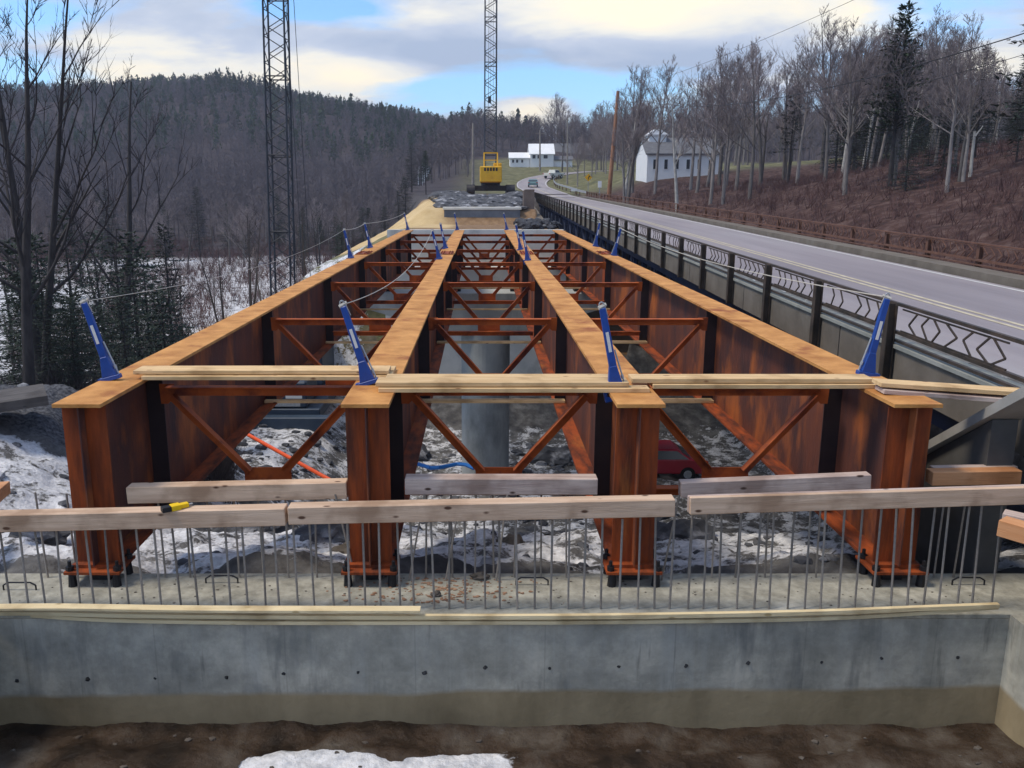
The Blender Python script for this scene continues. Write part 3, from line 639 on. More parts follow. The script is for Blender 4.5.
# rebar: front row, back row and those on the wing
ZTB = -2.99
def cap_z(x, y):
    if y > 7.8: return -2.93
    return lerp(-3.02, -2.93, (x + 4.6) / 6.35) if x < 1.78 else lerp(-2.85, -2.75, (x - 1.9) / 3)
def rebar(x, y, lx=0, ly=0, z1=None, r=.0105):
    z1 = cap_z(x, y) + random.uniform(.0, .02) if z1 is None else z1
    q = MB(); q.tube((x, y, ZS - .02), (x + lx, y + ly, z1), r, r, 6); q.build('rebar', M['rebar'], ab)
n = 60
for i in range(n):
    x = lerp(-4.57, 4.80, i / (n - 1)) + random.uniform(-.02, .02)
    rebar(x, 7.44, random.uniform(-.02, .02) - .012, random.uniform(0, .05))
xs = [-4.4, -4.1, -3.2, -2.95, -2.72, -2.45, -2.2, -1.95, -1.66, -.55, -.28, -.05, .14, .35, .62, .88, 2.12, 2.36, 2.6, 2.9, 3.15, 3.42, 4.4, 4.62, 4.82]
for x in xs: rebar(x, 8.12, random.uniform(-.03, .03), random.uniform(-.02, .02))
for x, lx in ((-1.25, -.18), (-.35, .16), (-.72, .17), (1.83, .14), (.16, .11)): rebar(x, 8.05, lx, 0)
for k in range(6): rebar(XR + .10, 6.9 - k * .28, 0, 0); 
for k in range(4): rebar(XR + .75, 7.6 - k * .3, 0, 0)
# bent lifting hooks
for px_, py_ in ((222, 583), (532, 585), (968, 585), (20, 590)):
    p = at(px_, py_, Z=ZS); q = MB(); w_ = .16
    q.path([(p.x - w_, p.y, ZS - .01), (p.x - w_, p.y, ZS + .05), (p.x - w_ + .05, p.y, ZS + .08), (p.x + w_ - .05, p.y, ZS + .08), (p.x + w_, p.y, ZS + .05), (p.x + w_, p.y, ZS - .01)], .008)
    q.build('bent_bar', M['bolt'], ab)
# debris on the seat
def rock_mb(mb, c, s, rnd, sub=1):
    import bmesh
    bm = bmesh.new(); bmesh.ops.create_icosphere(bm, subdivisions=sub, radius=1)
    o = [rnd.uniform(-1, 1) for _ in range(3)]
    rot = Euler((rnd.uniform(0, 6), rnd.uniform(0, 6), rnd.uniform(0, 6))).to_matrix()
    vs = []
    for v in bm.verts:
        k = 1 + .28 * math.sin(v.co.x * 4 + o[0] * 5) * math.cos(v.co.y * 3 + o[1] * 4) + rnd.uniform(-.16, .16)
        q = rot @ (v.co * k); vs.append((c[0] + q.x * s[0], c[1] + q.y * s[1], c[2] + q.z * s[2]))
    mb.add(vs, [tuple(v.index for v in f.verts) for f in bm.faces]); bm.free()
rnd = random.Random(11)
q = MB()
for i in range(260):
    x = rnd.gauss(-.35, .42); y = rnd.uniform(7.55, 8.1); s = rnd.uniform(.004, .017)
    rock_mb(q, (x, y, ZS + s * .4), (s * 1.6, s, s * .6), rnd, 0)
tag(q.build('wood_chips', mat('rusty_wood_chips', (.20, .10, .06), (.36, .23, .15), 9, .95)), 'reddish wood chips and crumbs scattered on the abutment seat', 'debris', kind='stuff')
q = MB()
for i in range(150):
    x = rnd.uniform(-4.6, 4.9); y = rnd.uniform(7.5, 8.15); s = rnd.uniform(.003, .010)
    rock_mb(q, (x, y, ZS + s * .4), (s * 1.6, s, s * .6), rnd, 0)
tag(q.build('grit', M['rock_brown']), 'small grit sprinkled over the abutment seat', 'grit', kind='stuff')
def stone(name, c, s, m_, label, group=None, sub=3, seed=1, cat='rock'):
    q = MB(); rock_mb(q, (0, 0, 0), s, random.Random(seed), sub); o = q.build(name, m_, smooth=False); o.location = c
    return tag(o, label, cat, group)
p = at(480, 579, Z=ZS); stone('stone', (p.x, p.y, ZS + .03), (.09, .05, .035), M['rock_brown'], 'small brown stone among wood chips on the abutment seat', cat='stone')
p = at(436, 596, Z=ZS); stone('stone', (p.x, p.y, ZS + .02), (.05, .03, .03), M['rock_brown'], 'smallest dark stone near the front edge of the abutment seat', cat='stone', seed=5)
# pale laths along the front edge of the wall
def sag(pts, h, wd, label):
    q = MB()
    P = [at(a, b_, Y=YF - .012 - wd) for a, b_ in pts]
    # smooth resample
    S = []
    for i in range(len(P) - 1):
        p0, p1, p2, p3 = P[max(i - 1, 0)], P[i], P[i + 1], P[min(i + 2, len(P) - 1)]
        for k in range(6):
            u = k / 6; S.append(.5 * ((2 * p1) + (p2 - p0) * u + (2 * p0 - 5 * p1 + 4 * p2 - p3) * u * u + (3 * p1 - p0 - 3 * p2 + p3) * u ** 3))
    S.append(P[-1])
    n_ = len(S); vs = []
    for s_ in S:
        vs += [(s_.x, s_.y - 0, s_.z - h), (s_.x, s_.y + wd, s_.z - h), (s_.x, s_.y + wd, s_.z), (s_.x, s_.y, s_.z)]
    fs = [(0, 1, 2, 3), tuple(4 * (n_ - 1) + k for k in (3, 2, 1, 0))]
    for i in range(n_ - 1):
        for k in range(4): a_, b2 = 4 * i + k, 4 * i + (k + 1) % 4; fs.append((a_, a_ + 4, b2 + 4, b2))
    q.add(vs, fs); return tag(q.build('wood_lath', M['lath']), label, 'wood lath', 'pale wood laths along the wall edge')
sag([(-20, 612), (40, 612), (120, 614), (250, 615.5), (420, 616), (600, 615.5), (800, 612), (920, 607.5), (1000, 604.5)], .038, .045, 'uppermost pale lath running along the top edge of the concrete wall')
sag([(30, 614), (110, 619), (250, 621.5), (420, 621.5), (600, 621), (800, 618), (920, 612), (999, 606)], .034, .03, 'lower sagging pale lath beneath the uppermost one on the wall edge')
sag([(-20, 609), (60, 608.5), (200, 610.5), (420, 611)], .02, .10, 'thin pale lath lying behind the others at the left end of the wall edge')
# ------------------------------------------------------------------ timbers
def timber(L_, R_2, ht, dp, m_, label, group, name='timber', bev=.006, tilt=0):
    # L_, R_2: world points of the lower front edge's two ends
    L_ = Vector(L_); R_2 = Vector(R_2); d_ = (R_2 - L_); ln = d_.length
    q = MB().box(0, ln, 0, dp, 0, ht); o = q.build(name, m_, bevel=bev)
    o.location = L_; o.rotation_euler = Euler((tilt, -math.asin(d_.z / ln), math.atan2(d_.y, d_.x)))
    return tag(o, label, 'timber' if name == 'timber' else 'plank', group)
gF = 'timbers laid over the front row of rebar'; gB = 'timbers laid over the back row of rebar'
zt = ZTB
timber(at(-60, 534, Y=7.36), at(285.5, 526, Y=7.36), .165, .15, M['timber'], 'long pale timber left in the front rebar row with a yellow knife on it', gF)
timber(at(288.5, 525, Y=7.36), at(675, 517, Y=7.36), .165, .15, M['timber'], 'middle pale timber of the front rebar row before two girder ends', gF)
timber(at(690, 515, Y=7.37), at(1100, 502.5, Y=7.37), .165, .045, M['timber'], 'long pale board at the right end of the front rebar row', gF)
timber(at(688, 513, Y=7.425), at(1102, 499.5, Y=7.425), .16, .04, M['timber_grey'], 'second board pressed behind the long pale board at the right', gF)
timber(at(127.5, 504, Y=8.05), at(347, 499, Y=8.05), .17, .15, M['timber'], 'brown timber behind the left girder on the back rebar row', gB)
timber(at(405, 495, Y=8.05), at(597.5, 495, Y=8.05), .165, .17, M['timber_grey'], 'grey knotty timber between the two middle girders', gB)
timber(at(681, 498, Y=8.02), at(871, 490, Y=8.02), .155, .12, M['timber_grey'], 'grey timber with dark knots between the third and fourth girders', gB)
timber(at(932, 486, Y=8.05), at(1021, 484.5, Y=8.05), .14, .14, M['timber_orange'], 'short orange timber just right of the fourth girder', gB)
timber(at(934, 471, Y=8.2), at(1018, 469.5, Y=8.2), .03, .10, M['timber_grey'], 'thin grey board on top of the short orange timber', gB, name='board')
p = at(996, 536, Y=7.0); timber(p, p + Vector((1.2, -1.5, -.04)), .15, .16, M['timber_orange'], 'orange cut timber on the rebar of the right wing', 'timbers on the right wing')
p = at(1003, 524, Y=7.15); timber(p + Vector((.0, .03, .0)), p + Vector((1.3, -1.0, -.05)), .09, .14, M['timber_grey'], 'grey timber lying behind the orange one on the right wing', 'timbers on the right wing')
p = at(-30, 530, Y=8.9); timber(p, at(11, 493, Y=10.6), .16, .15, M['timber_orange'], 'orange ended timber poking in at the left edge above the front timber', None)
# knife on the first timber
kp = at(178, 509, Y=7.42)
kn = thing('utility_knife', 'yellow utility knife with a black end lying on the left timber', 'knife', (kp.x, kp.y, kp.z))
kd = Vector((.80, .60, .0)).normalized(); c0 = kp + Vector((0, 0, .025))
k_ = MB(); k_.bar(c0 - kd * .065, c0 + kd * .02, .085, .05); k_.bar(c0 + kd * .02, c0 + kd * .095, .060, .04); k_.build('handle', M['knife_y'], kn, bevel=.004)
k_ = MB(); k_.bar(c0 - kd * .145, c0 - kd * .066, .075, .048); k_.build('grip', M['black'], kn, bevel=.004)
k_ = MB(); k_.bar(c0 + kd * .096, c0 + kd * .135, .022, .008); k_.build('blade', M['galv'], kn)
# ================================================================== girders
S = 2.6; ZT = -1.965; ZB = -3.665; FW = .46; YE = 46.3; YG = 7.92
GX = [-1.475 * S, -.4205 * S, .589 * S, 1.602 * S]
GXf = [-1.455 * S, -.415 * S, .587 * S, 1.570 * S]
FR = [9.5, 14.8, 20.9, 27.0, 33.1, 39.2, 45.3]
def gxa(i, Y): return lerp(GX[i], GXf[i], (Y - YG) / (YE - YG))
ordn = ['leftmost', 'second from the left', 'third from the left', 'rightmost']
for i in range(4):
    g = thing('steel_girder', 'rusty steel plate girder, ' + ordn[i] + ' of the four on the abutment', 'girder', (GX[i], YG, ZB), group='rusty plate girders of the new bridge')
    def xb(mb, a0, a1, y0, y1, z0, z1):
        p = [(gxa(i, y0) + a0, y0), (gxa(i, y0) + a1, y0), (gxa(i, y1) + a1, y1), (gxa(i, y1) + a0, y1)]
        return mb.hexa([(u, v, z0) for u, v in p] + [(u, v, z1) for u, v in p])
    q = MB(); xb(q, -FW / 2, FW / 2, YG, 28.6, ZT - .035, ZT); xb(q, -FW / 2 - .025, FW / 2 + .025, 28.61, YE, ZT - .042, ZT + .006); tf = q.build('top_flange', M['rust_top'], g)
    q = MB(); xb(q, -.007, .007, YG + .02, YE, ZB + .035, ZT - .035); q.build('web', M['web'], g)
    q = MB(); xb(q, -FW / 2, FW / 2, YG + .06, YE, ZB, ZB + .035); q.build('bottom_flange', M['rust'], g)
    # bearing stiffeners at the near end
    for yy_, m_ in ((8.06, M['rust']),):
        q = MB(); w_ = FW / 2 - .02
        for sd_ in (-1, 1):
            a0, a1 = sorted((.008 * sd_, w_ * sd_)); xb(q, a0, a1, yy_, yy_ + .022, ZB + .036, ZT - .036)
        q.build('bearing_stiffener', m_, g)
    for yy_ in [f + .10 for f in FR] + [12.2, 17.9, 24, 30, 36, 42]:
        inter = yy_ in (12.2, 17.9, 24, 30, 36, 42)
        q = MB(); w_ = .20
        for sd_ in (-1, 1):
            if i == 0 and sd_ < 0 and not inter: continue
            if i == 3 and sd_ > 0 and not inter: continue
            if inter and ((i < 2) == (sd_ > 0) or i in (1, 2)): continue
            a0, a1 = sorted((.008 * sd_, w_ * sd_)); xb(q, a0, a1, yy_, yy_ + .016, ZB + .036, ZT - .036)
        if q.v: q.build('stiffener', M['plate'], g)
    q = MB(); xb(q, -FW / 2 + .02, FW / 2 - .02, 27.9, 29.3, ZT + .0062, ZT + .022)
    sp_ = q.build('splice_plate', M['rust'], g)
    q = MB()
    for a in range(9):
        for b_ in (-.17, -.09, .09, .17):
            y_ = 28.0 + a * .145; q.tube((gxa(i, y_) + b_, y_, ZT + .022), (gxa(i, y_) + b_, y_, ZT + .045), .018, .016, 6)
    q.build('bolt', M['rust'], sp_)
    # web splice
    for sd_ in (-1, 1):
        q = MB(); a0, a1 = sorted((.0075 * sd_, .022 * sd_)); xb(q, a0, a1, 28.35, 28.9, ZB + .1, ZT - .1); q.build('web_splice', M['rust'], g)
    # bearing
    x = GX[i]
    sp2 = MB().box(x - .28, x + .27, 7.88, 8.30, ZB - .028, ZB - .001).build('sole_plate', M['rust'], g)
    MB().box(x - .10, x + .10, 8.06, 8.26, ZS + .001, ZB - .029).build('bearing_pad', M['black'], g)
    for sx_ in (-1, 1):
        for y_ in (7.93, 8.22):
            q = MB().tube((x + sx_ * .235, y_, ZS), (x + sx_ * .235, y_, ZB + .10), .018, .018, 8)
            q.tube((x + sx_ * .235, y_, ZB), (x + sx_ * .235, y_, ZB + .045), .038, .038, 6); q.tube((x + sx_ * .22, y_, ZS + .001), (x + sx_ * .22, y_, ZB - .029), .046, .034, 8)
            q.build('anchor_bolt', M['bolt'], g)
# cross frames
bays = ['left', 'middle', 'right']; dist = ['nearest', 'second', 'third', 'fourth', 'fifth', 'sixth', 'farthest']
def angle(mb, p, q, leg, th, up=(0, 0, 1), fl=1):
    p = Vector(p); q = Vector(q); mb.bar(p, q, th, leg, up)     # vertical leg in the frame's plane
    d_ = (q - p).normalized(); n_ = Vector((0, 1, 0)); u_ = n_.cross(d_); u_.normalize()
    if u_.z < 0: u_ = -u_
    off = u_ * (leg / 2 * fl - th / 2 * fl); mb.bar(p + off + Vector((0, -leg / 2, 0)), q + off + Vector((0, -leg / 2, 0)), leg, th, u_)
for j, Y in enumerate(FR):
    for bnum in range(3):
        xa, xb_ = gxa(bnum, Y) + .10, gxa(bnum + 1, Y) - .10; xm = (xa + xb_) / 2
        r_ = thing('cross_frame', f'{dist[j]} rusty K shaped cross frame in the {bays[bnum]} bay between the girders', 'cross frame', (xm, Y, ZB), group='cross frames bolted between the girders')
        zt_, zb_ = ZT - .23, ZB + .28
        q = MB(); angle(q, (xa + .20, Y, zt_), (xb_ - .20, Y, zt_), .12, .014); q.build('top_strut', M['frame'], r_)
        q = MB(); angle(q, (xa + .12, Y, zb_), (xb_ - .12, Y, zb_), .12, .014); q.build('bottom_strut', M['frame'], r_)
        for sd_, xe in ((1, xa), (-1, xb_)):
            q = MB(); angle(q, (xe + sd_ * .24, Y - .02, zt_ - .06), (xm - sd_ * .20, Y - .02, zb_ + .24), .10, .012); q.build('diagonal', M['frame'], r_)
            q = MB(); q.prism([(xe + .09 * sd_, zt_ + .07), (xe + sd_ * .26, zt_ + .07), (xe + sd_ * .26, zt_ - .08), (xe + sd_ * .18, zt_ - .16), (xe + .10 * sd_, zt_ - .16)], 'y', Y + .02, Y + .034)
            gp = q.build('gusset', M['frame'], r_)
        q = MB(); q.prism([(xm - .27, zb_ + .27), (xm + .27, zb_ + .27), (xm + .27, zb_ - .06), (xm - .27, zb_ - .06)], 'y', Y + .02, Y + .034); q.build('centre_gusset', M['frame'], r_)
# boards lying on the bottom flanges next to the frames
for j, Y in enumerate(FR[1:5]):
    for bnum in range(3):
        xa, xb_ = gxa(bnum, Y) + .02, gxa(bnum + 1, Y) - .02
        q = MB().box(xa + .01, xb_ - .01, Y - .10, Y + .02 + .04 * bnum, ZB + .038, ZB + .083)
        tag(q.build('board', M['plank'], bevel=.003), f'pine board across the bottom flanges by the {dist[j + 1]} cross frame in the {bays[bnum]} bay', 'board', 'boards resting on the bottom flanges')
# planks across the near ends
gp_ = 'planks laid across the near girder ends'
def plank(x0, x1, y0, y1, zlo, th, label, z1=None, dy=0, m_=None):
    q = MB().box(0, 1, 0, y1 - y0, 0, th)
    return timber((x0, y0, zlo), (x1, y0 + dy, zlo if z1 is None else z1), th, y1 - y0, m_ or M['plank'], label, gp_, name='plank', bev=.003)
t_ = .043
plank(-3.62, -.95, 8.98, 9.26, ZT + .002, t_, 'lower plank of the pair lying from the leftmost to the second girder', dy=-.01)
plank(-3.72, -.98, 9.025, 9.30, ZT + .054, t_, 'upper plank of the pair lying from the leftmost to the second girder', dy=.01)
plank(-3.58, -.95, 9.29, 9.55, ZT + .002, t_, 'plank behind the pair in the left bay')
plank(-1.02, 1.70, 8.40, 8.56, ZT + .002, t_, 'lower plank of the middle pair between second and third girders', dy=-.01)
plank(-1.05, 1.50, 8.435, 8.70, ZT + .054, t_, 'upper plank of the middle pair between second and third girders')
plank(-.99, 1.40, 8.72, 8.98, ZT + .030, t_, 'plank behind the middle pair, touching the blue post on the third girder')
plank(1.56, 4.04, 8.61, 8.86, ZT + .054, t_, 'upper pine plank from the third girder to the fourth')
plank(1.77, 4.06, 8.57, 8.82, ZT + .002, t_, 'lower pine plank from the third girder to the fourth')
plank(3.98, 5.9, 8.33, 8.56, ZT + .075, t_, 'upper sloping plank from the fourth girder out to the right', z1=ZT - .04, dy=-.08)
plank(4.0, 5.8, 8.29, 8.52, ZT + .012, t_, 'lower grey sloping plank from the fourth girder out to the right', z1=ZT - .11, dy=-.08, m_=M['timber_grey'])
# ================================================================== blue posts
def make_post():
    r_ = thing('safety_post', 'x', 'post', (0, 0, 0), group='blue safety posts clamped to the girder flanges')
    q = MB(); q.hexa([(-.055, -.04, .05), (.055, -.04, .05), (.055, .04, .05), (-.055, .04, .05), (-.042, -.032, .92), (.042, -.032, .92), (.042, .032, .92), (-.042, .032, .92)]); q.build('post', M['blue'], r_, bevel=.006)
    q = MB(); q.box(-.15, .13, -.055, .055, .0, .05); q.hexa([(-.12, -.05, .05), (.09, -.05, .05), (.09, .05, .05), (-.12, .05, .05), (-.05, -.045, .28), (.05, -.045, .28), (.05, .045, .28), (-.05, .045, .28)]); q.build('base_bracket', M['blue'], r_, bevel=.006)
    q = MB(); q.box(-.19, -.15, -.05, .05, -.10, .05); q.box(-.15, -.03, -.05, .05, -.10, -.045); q.build('clamp_jaw', M['blue'], r_)
    q = MB(); q.tube((.12, -.0, .03), (.065, 0, .45), .012, .012, 6); q.tube((.105, 0, .12), (.1, 0, .16), .022, .022, 6); q.build('tension_rod', M['galv'], r_)
    q = MB(); q.box(-.020, .022, -.0425, -.0385, .44, .66); q.build('sticker', M['label'], r_)
    q = MB(); pts = [(.035 * math.cos(a), 0, .95 + .035 * math.sin(a)) for a in [k * math.pi / 5 for k in range(11)]]; q.path(pts, .010, 5); q.box(-.02, .02, -.02, .02, .90, .93); q.build('eye', M['galv'], r_)
    q = MB(); q.tube((-.05, -.02, .93), (.06, .02, .95), .022, .022, 6); q.tube((.04, 0, .94), (.06, .01, .80), .008, .005, 5); q.build('rope_knot', M['rope'], r_)
    return r_
posts = [ # girder, x offset, Y, lean (deg, + = left), label
    (0, -.1, 9.0, 15, 'nearest blue post, on the leftmost girder beside the left planks'),
    (1, -.06, 8.78, 17, 'near blue post on the second girder between the two plank pairs'),
    (2, -.14, 8.50, 12, 'near blue post on the third girder at the end of the middle planks'),
    (3, .06, 9.22, -10, 'near blue post on the rightmost girder in front of the dark railing'),
    (0, -.1, 26.3, 12, 'blue post halfway down the leftmost girder, nearer of two'),
    (0, -.1, 31.0, 12, 'blue post halfway down the leftmost girder, farther of two'),
    (0, 0, 45.9, 12, 'small blue post at the far end of the leftmost girder'),
    (1, -.12, 25.9, 14, 'blue post halfway down the second girder, nearer of two'),
    (1, -.12, 30.6, 12, 'blue post halfway down the second girder, farther of two'),
    (1, -.1, 45.8, 10, 'small blue post at the far end of the second girder'),
    (2, -.12, 25.4, 11, 'blue post halfway down the third girder, nearer of two'),
    (2, -.12, 29.9, 12, 'blue post halfway down the third girder, farther of two'),
    (2, -.1, 46.0, 12, 'small blue post at the far end of the third girder'),
    (3, .1, 31.8, -9, 'blue post halfway down the rightmost girder, farther of two'),
    (3, .1, 27.4, -13, 'blue post halfway down the rightmost girder, nearer of two')]
P0 = make_post(); tops = {}
for k, (gi, ox, Y, lean, lb) in enumerate(posts):
    o = P0 if k == 0 else dup(P0, (0, 0, 0))
    o['label'] = lb
    top = ZT + (.095 if k in () else .002) + (.02 if Y > 28.6 else 0)
    o.location = (gxa(gi, Y) + ox, Y, top); o.rotation_euler = (0, -R(lean), 0)
    o.scale = (-.74 if lean < 0 else .74, .8, .93)
    tops.setdefault(gi, []).append((Y, Vector(o.location) + Vector((-math.sin(R(lean)) * .875, 0, math.cos(R(lean)) * .875))))
def cable(a, b_, sagv, label, r=.005):
    n_ = 24; pts = []
    for k in range(n_ + 1):
        u = k / n_; p_ = a.lerp(b_, u); p_.z -= sagv * 4 * u * (1 - u); pts.append(p_)
    q = MB(); q.path(pts, r, 5); return tag(q.build('safety_rope', M['rope']), label, 'rope', 'ropes strung between the blue posts')
T = {k: [p_ for _, p_ in sorted(v, key=lambda e: e[0])] for k, v in tops.items()}
cable(T[0][0], T[0][1], .25, 'sagging rope from the nearest left post to the next on the leftmost girder', .0045)
cable(T[0][1], T[0][2], .06, 'short rope between the two midway posts on the leftmost girder', .012)
cable(T[0][2], T[0][3], .1, 'far rope on the leftmost girder running to its end post', .012)
cable(T[1][0], T[1][1], .35, 'sagging rope from the near post to the midway post on the second girder', .006)
cable(T[3][0], T[3][1], .2, 'rope from the near post to the midway posts on the rightmost girder', .007)
# ================================================================== pier and far abutment
pr = thing('bridge_pier', 'round grey concrete pier column with a wide cap under the girders', 'pier', (.23, 35, -13))
MB().tube((.23, 35, -13.4), (.23, 35, -5.4), 1.0, 1.0, 40).build('column', M['conc_pier'], pr, smooth=False)
MB().prism([(-4.7, -3.92), (5.0, -3.92), (5.0, -4.5), (1.5, -5.6), (-1.1, -5.6), (-4.7, -4.5)], 'y', 34.1, 35.9).build('pier_cap', M['conc_pier'], pr, bevel=.02)
for i in range(4): MB().box(gxa(i, 35) - .3, gxa(i, 35) + .3, 34.7, 35.3, -3.919, ZB - .002).build('bearing', M['black'], pr)
fa = thing('far_abutment', 'pale concrete abutment at the far end of the girders', 'abutment', (0, 47, -4))
MB().box(-5.0, 4.5, 46.9, 47.4, -9, -1.98).build('backwall', M['conc_light'], fa)
MB().box(-5.0, 4.5, 45.2, 46.895, -12, -3.9).build('bearing_shelf', M['conc_light'], fa)
for i in range(4): MB().box(gxa(i, 46) - .3, gxa(i, 46) + .3, 45.7, 46.25, -3.9, ZB - .002).build('bearing', M['black'], fa)
# ================================================================== cranes
def lattice(mb, p, q, w0, w1, nb, chord=.05, lace=.03):
    p = Vector(p); q = Vector(q); d_ = (q - p).normalized(); a = Vector((1, 0, 0)); a = (a - d_ * a.dot(d_)).normalized(); b_ = d_.cross(a)
    def ring(t): 
        c = p.lerp(q, t); w_ = lerp(w0, w1, t) / 2; return [c + a * w_ * s1 + b_ * w_ * s2 for s1, s2 in ((-1, -1), (1, -1), (1, 1), (-1, 1))]
    rs = [ring(k / nb) for k in range(nb + 1)]
    for k in range(4): mb.tube(rs[0][k], rs[-1][k], chord, chord, 6)
    for k in range(nb):
        for f in range(4):
            g = (f + 1) % 4
            if k % 2: mb.tube(rs[k][f], rs[k + 1][g], lace, lace, 4)
            else: mb.tube(rs[k][g], rs[k + 1][f], lace, lace, 4)
            if k % 6 == 0: mb.tube(rs[k][f], rs[k][g], lace * 1.5, lace * 1.5, 4)
    return rs
def crawler_track(mb, x, y0, y1, z, w_, h):
    n_ = 10; prof = []
    r = h / 2
    for k in range(n_ + 1): a = math.pi / 2 + math.pi * k / n_; prof.append((y0 + r + r * math.cos(a), z + r + r * math.sin(a)))
    for k in range(n_ + 1): a = -math.pi / 2 + math.pi * k / n_; prof.append((y1 - r + r * math.cos(a), z + r + r * math.sin(a)))
    mb.prism(prof, 'x', x - w_ / 2, x + w_ / 2)
    # cleats
    ny = int((y1 - y0) / .3)
    for k in range(ny): y = y0 + r * .6 + k * .3; mb.box(x - w_ / 2 - .01, x + w_ / 2 + .01, y, y + .1, z + h - .005, z + h + .03)
def crane(loc, paint, label, boom_top, w_boom, facing=1, hs=1.0, nb=46):
    x, y, z = loc; r_ = thing('crawler_crane', label, 'crane', loc, group='lattice boom cranes')
    for sx in (-1, 1):
        q = MB(); crawler_track(q, x + sx * 2.25, y - 3.2, y + 3.2, z, .9, 1.0); q.build('track', M['crawler'], r_)
    MB().box(x - 1.79, x + 1.79, y - 1.2, y + 1.2, z + .35, z + .95).tube((x, y, z + .95), (x, y, z + 1.25), 1.1, 1.1, 24).build('undercarriage', M['crawler'], r_)
    body = MB().box(x - 1.2, x + 1.2, y - 3.0, y + 2.2, z + 1.26, z + 2.9).build('house', paint, r_, bevel=.06)
    cw = MB().box(x - 1.22, x + 1.22, y - 3.7, y - 3.02, z + 1.30, z + 3.0).build('counterweight', paint, r_, bevel=.08)
    q = MB()
    for kx in range(5): q.box(x - .75 + kx * .32, x - .75 + kx * .32 + .22, y - 3.712, y - 3.702, z + 2.5, z + 2.85)
    q.build('vent_slots', M['black'], cw)
    q = MB()
    for sx in (-.75, .75):
        q.bar((x + sx, y - 2.6, z + 2.9), (x + sx, y - 1.9, z + 4.5), .13, .13, (0, 1, 0)); q.bar((x + sx, y + .2, z + 2.9), (x + sx, y - 1.8, z + 4.4), .11, .11, (0, 1, 0))
    q.bar((x - .8, y - 1.9, z + 4.5), (x + .8, y - 1.9, z + 4.5), .14, .14); q.bar((x - .78, y - 2.3, z + 3.7), (x + .78, y - 2.3, z + 3.7), .1, .1)
    q.build('gantry', paint, r_)
    cb = MB().box(x + .35, x + 1.3, y + 1.0, y + 2.75, z + 1.4, z + 3.5).build('cab', paint, r_, bevel=.05)
    MB().box(x + .45, x + 1.2, y + 2.752, y + 2.762, z + 2.3, z + 3.35).box(x + 1.302, x + 1.312, y + 1.3, y + 2.5, z + 2.3, z + 3.35).build('window', M['glass'], cb)
    q = MB(); foot = Vector((x, y + 1.6, z + 1.9)); tip = foot + Vector(boom_top)
    k1 = foot.lerp(tip, .06)
    for s1 in (-1, 1):
        for s2 in (-1, 1): q.tube(foot + Vector((s1 * w_boom * .42, 0, 0)), k1 + Vector((s1 * w_boom / 2, s2 * w_boom / 2, 0)), .06, .06, 6)
    lattice(q, k1, tip, w_boom, w_boom, nb, .055 * hs, .026 * hs); q.build('boom', M['boom'], r_)
    q = MB()
    for s1 in (-.3, .3): q.tube((x + s1, y - 1.9, z + 4.55), tip + Vector((s1 * .5, 0, 0)), .016, .016, 5)
    q.build('pendant_cable', M['boom'], r_)
    q = MB(); 
    for s1 in (-.12, .12): q.tube(tip + Vector((s1, 1.2, 0)), Vector((x + s1, tip.y + 1.2, z + 12)), .014, .014, 5)
    q.box(x - .2, x + .2, tip.y + 1.05, tip.y + 1.35, z + 11.2, z + 12); q.build('hook_line', M['boom'], r_)
    return r_
gx, gy = 1.05, 101.5
c2_ = crane((gx + .15, gy, -.22), M['yellow'], 'yellow crawler crane standing on the dark rocks beyond the girders', (.15, 9.5, 45), 1.35, nb=50, hs=1.4)
# left crane: truck-mounted carrier down on the river bank
def truck_crane():
    zc = hz(-7.2, 34.5) + .15; zc = -10.9
    x, y = -9.2, 39.6
    r_ = thing('truck_crane', 'slate blue truck crane on the snowy river bank carrying the tall left lattice boom', 'crane', (x, y, zc), group='lattice boom cranes')
    MB().box(x - 1.35, x + 1.9, y - 1.6, y + 8, zc + .75, zc + 1.25).build('chassis', M['slate_truck'], r_, bevel=.04)
    b_ = MB().box(x - 1.3, x + 1.3, y - 1.5, y + 1.2, zc + 1.26, zc + 2.5).build('cab', M['slate_truck'], r_, bevel=.08)
    MB().box(x - 1.15, x + .2, y - 1.52, y - 1.508, zc + 1.75, zc + 2.35).build('windscreen', M['glass'], b_)
    MB().box(x - 1.0, x + 1.0, y - 1.53, y - 1.509, zc + 1.35, zc + 1.50).build('grille', M['galv'], b_)
    MB().box(x + .35, x + 1.1, y - 1.525, y - 1.508, zc + 1.72, zc + 2.30).build('licence_panel', M['label'], b_)
    MB().box(x - 1.4, x + 2.4, y - 2.2, y - 1.62, zc + .35, zc + 1.0).build('bumper', M['slate_truck'], r_, bevel=.05)
    for sx in (-1.15, 1.15):
        for yy in (-.2, 3.8, 5.2, 6.6):
            q = MB().tube((x + sx - .17, y + yy, zc + .5), (x + sx + .17, y + yy, zc + .5), .5, .5, 20); q.build('wheel', M['tyre'], r_)
    MB().box(x - 1.2, x + 1.2, y + 3.2, y + 6.8, zc + 1.3, zc + 3.1).build('house', M['slate_truck'], r_, bevel=.05)
    q = MB(); foot = Vector((-9.86, y + 3.0, zc + 1.7)); tip = Vector((-9.6, y + 5.5, 26))
    lattice(q, foot, tip, .98, .98, 58, .05, .022); q.build('boom', M['boom'], r_)
    q = MB()
    for s1 in (-.2, .2): q.tube((x + s1, y + 6.5, zc + 3.2), tip + Vector((s1, 0, 0)), .016, .016, 5)
    q.tube((x + .1, y + 3.3, zc + 4), tip + Vector((0, -.3, 0)), .015, .015, 5)
    q.build('cable', M['boom'], r_)
truck_crane()
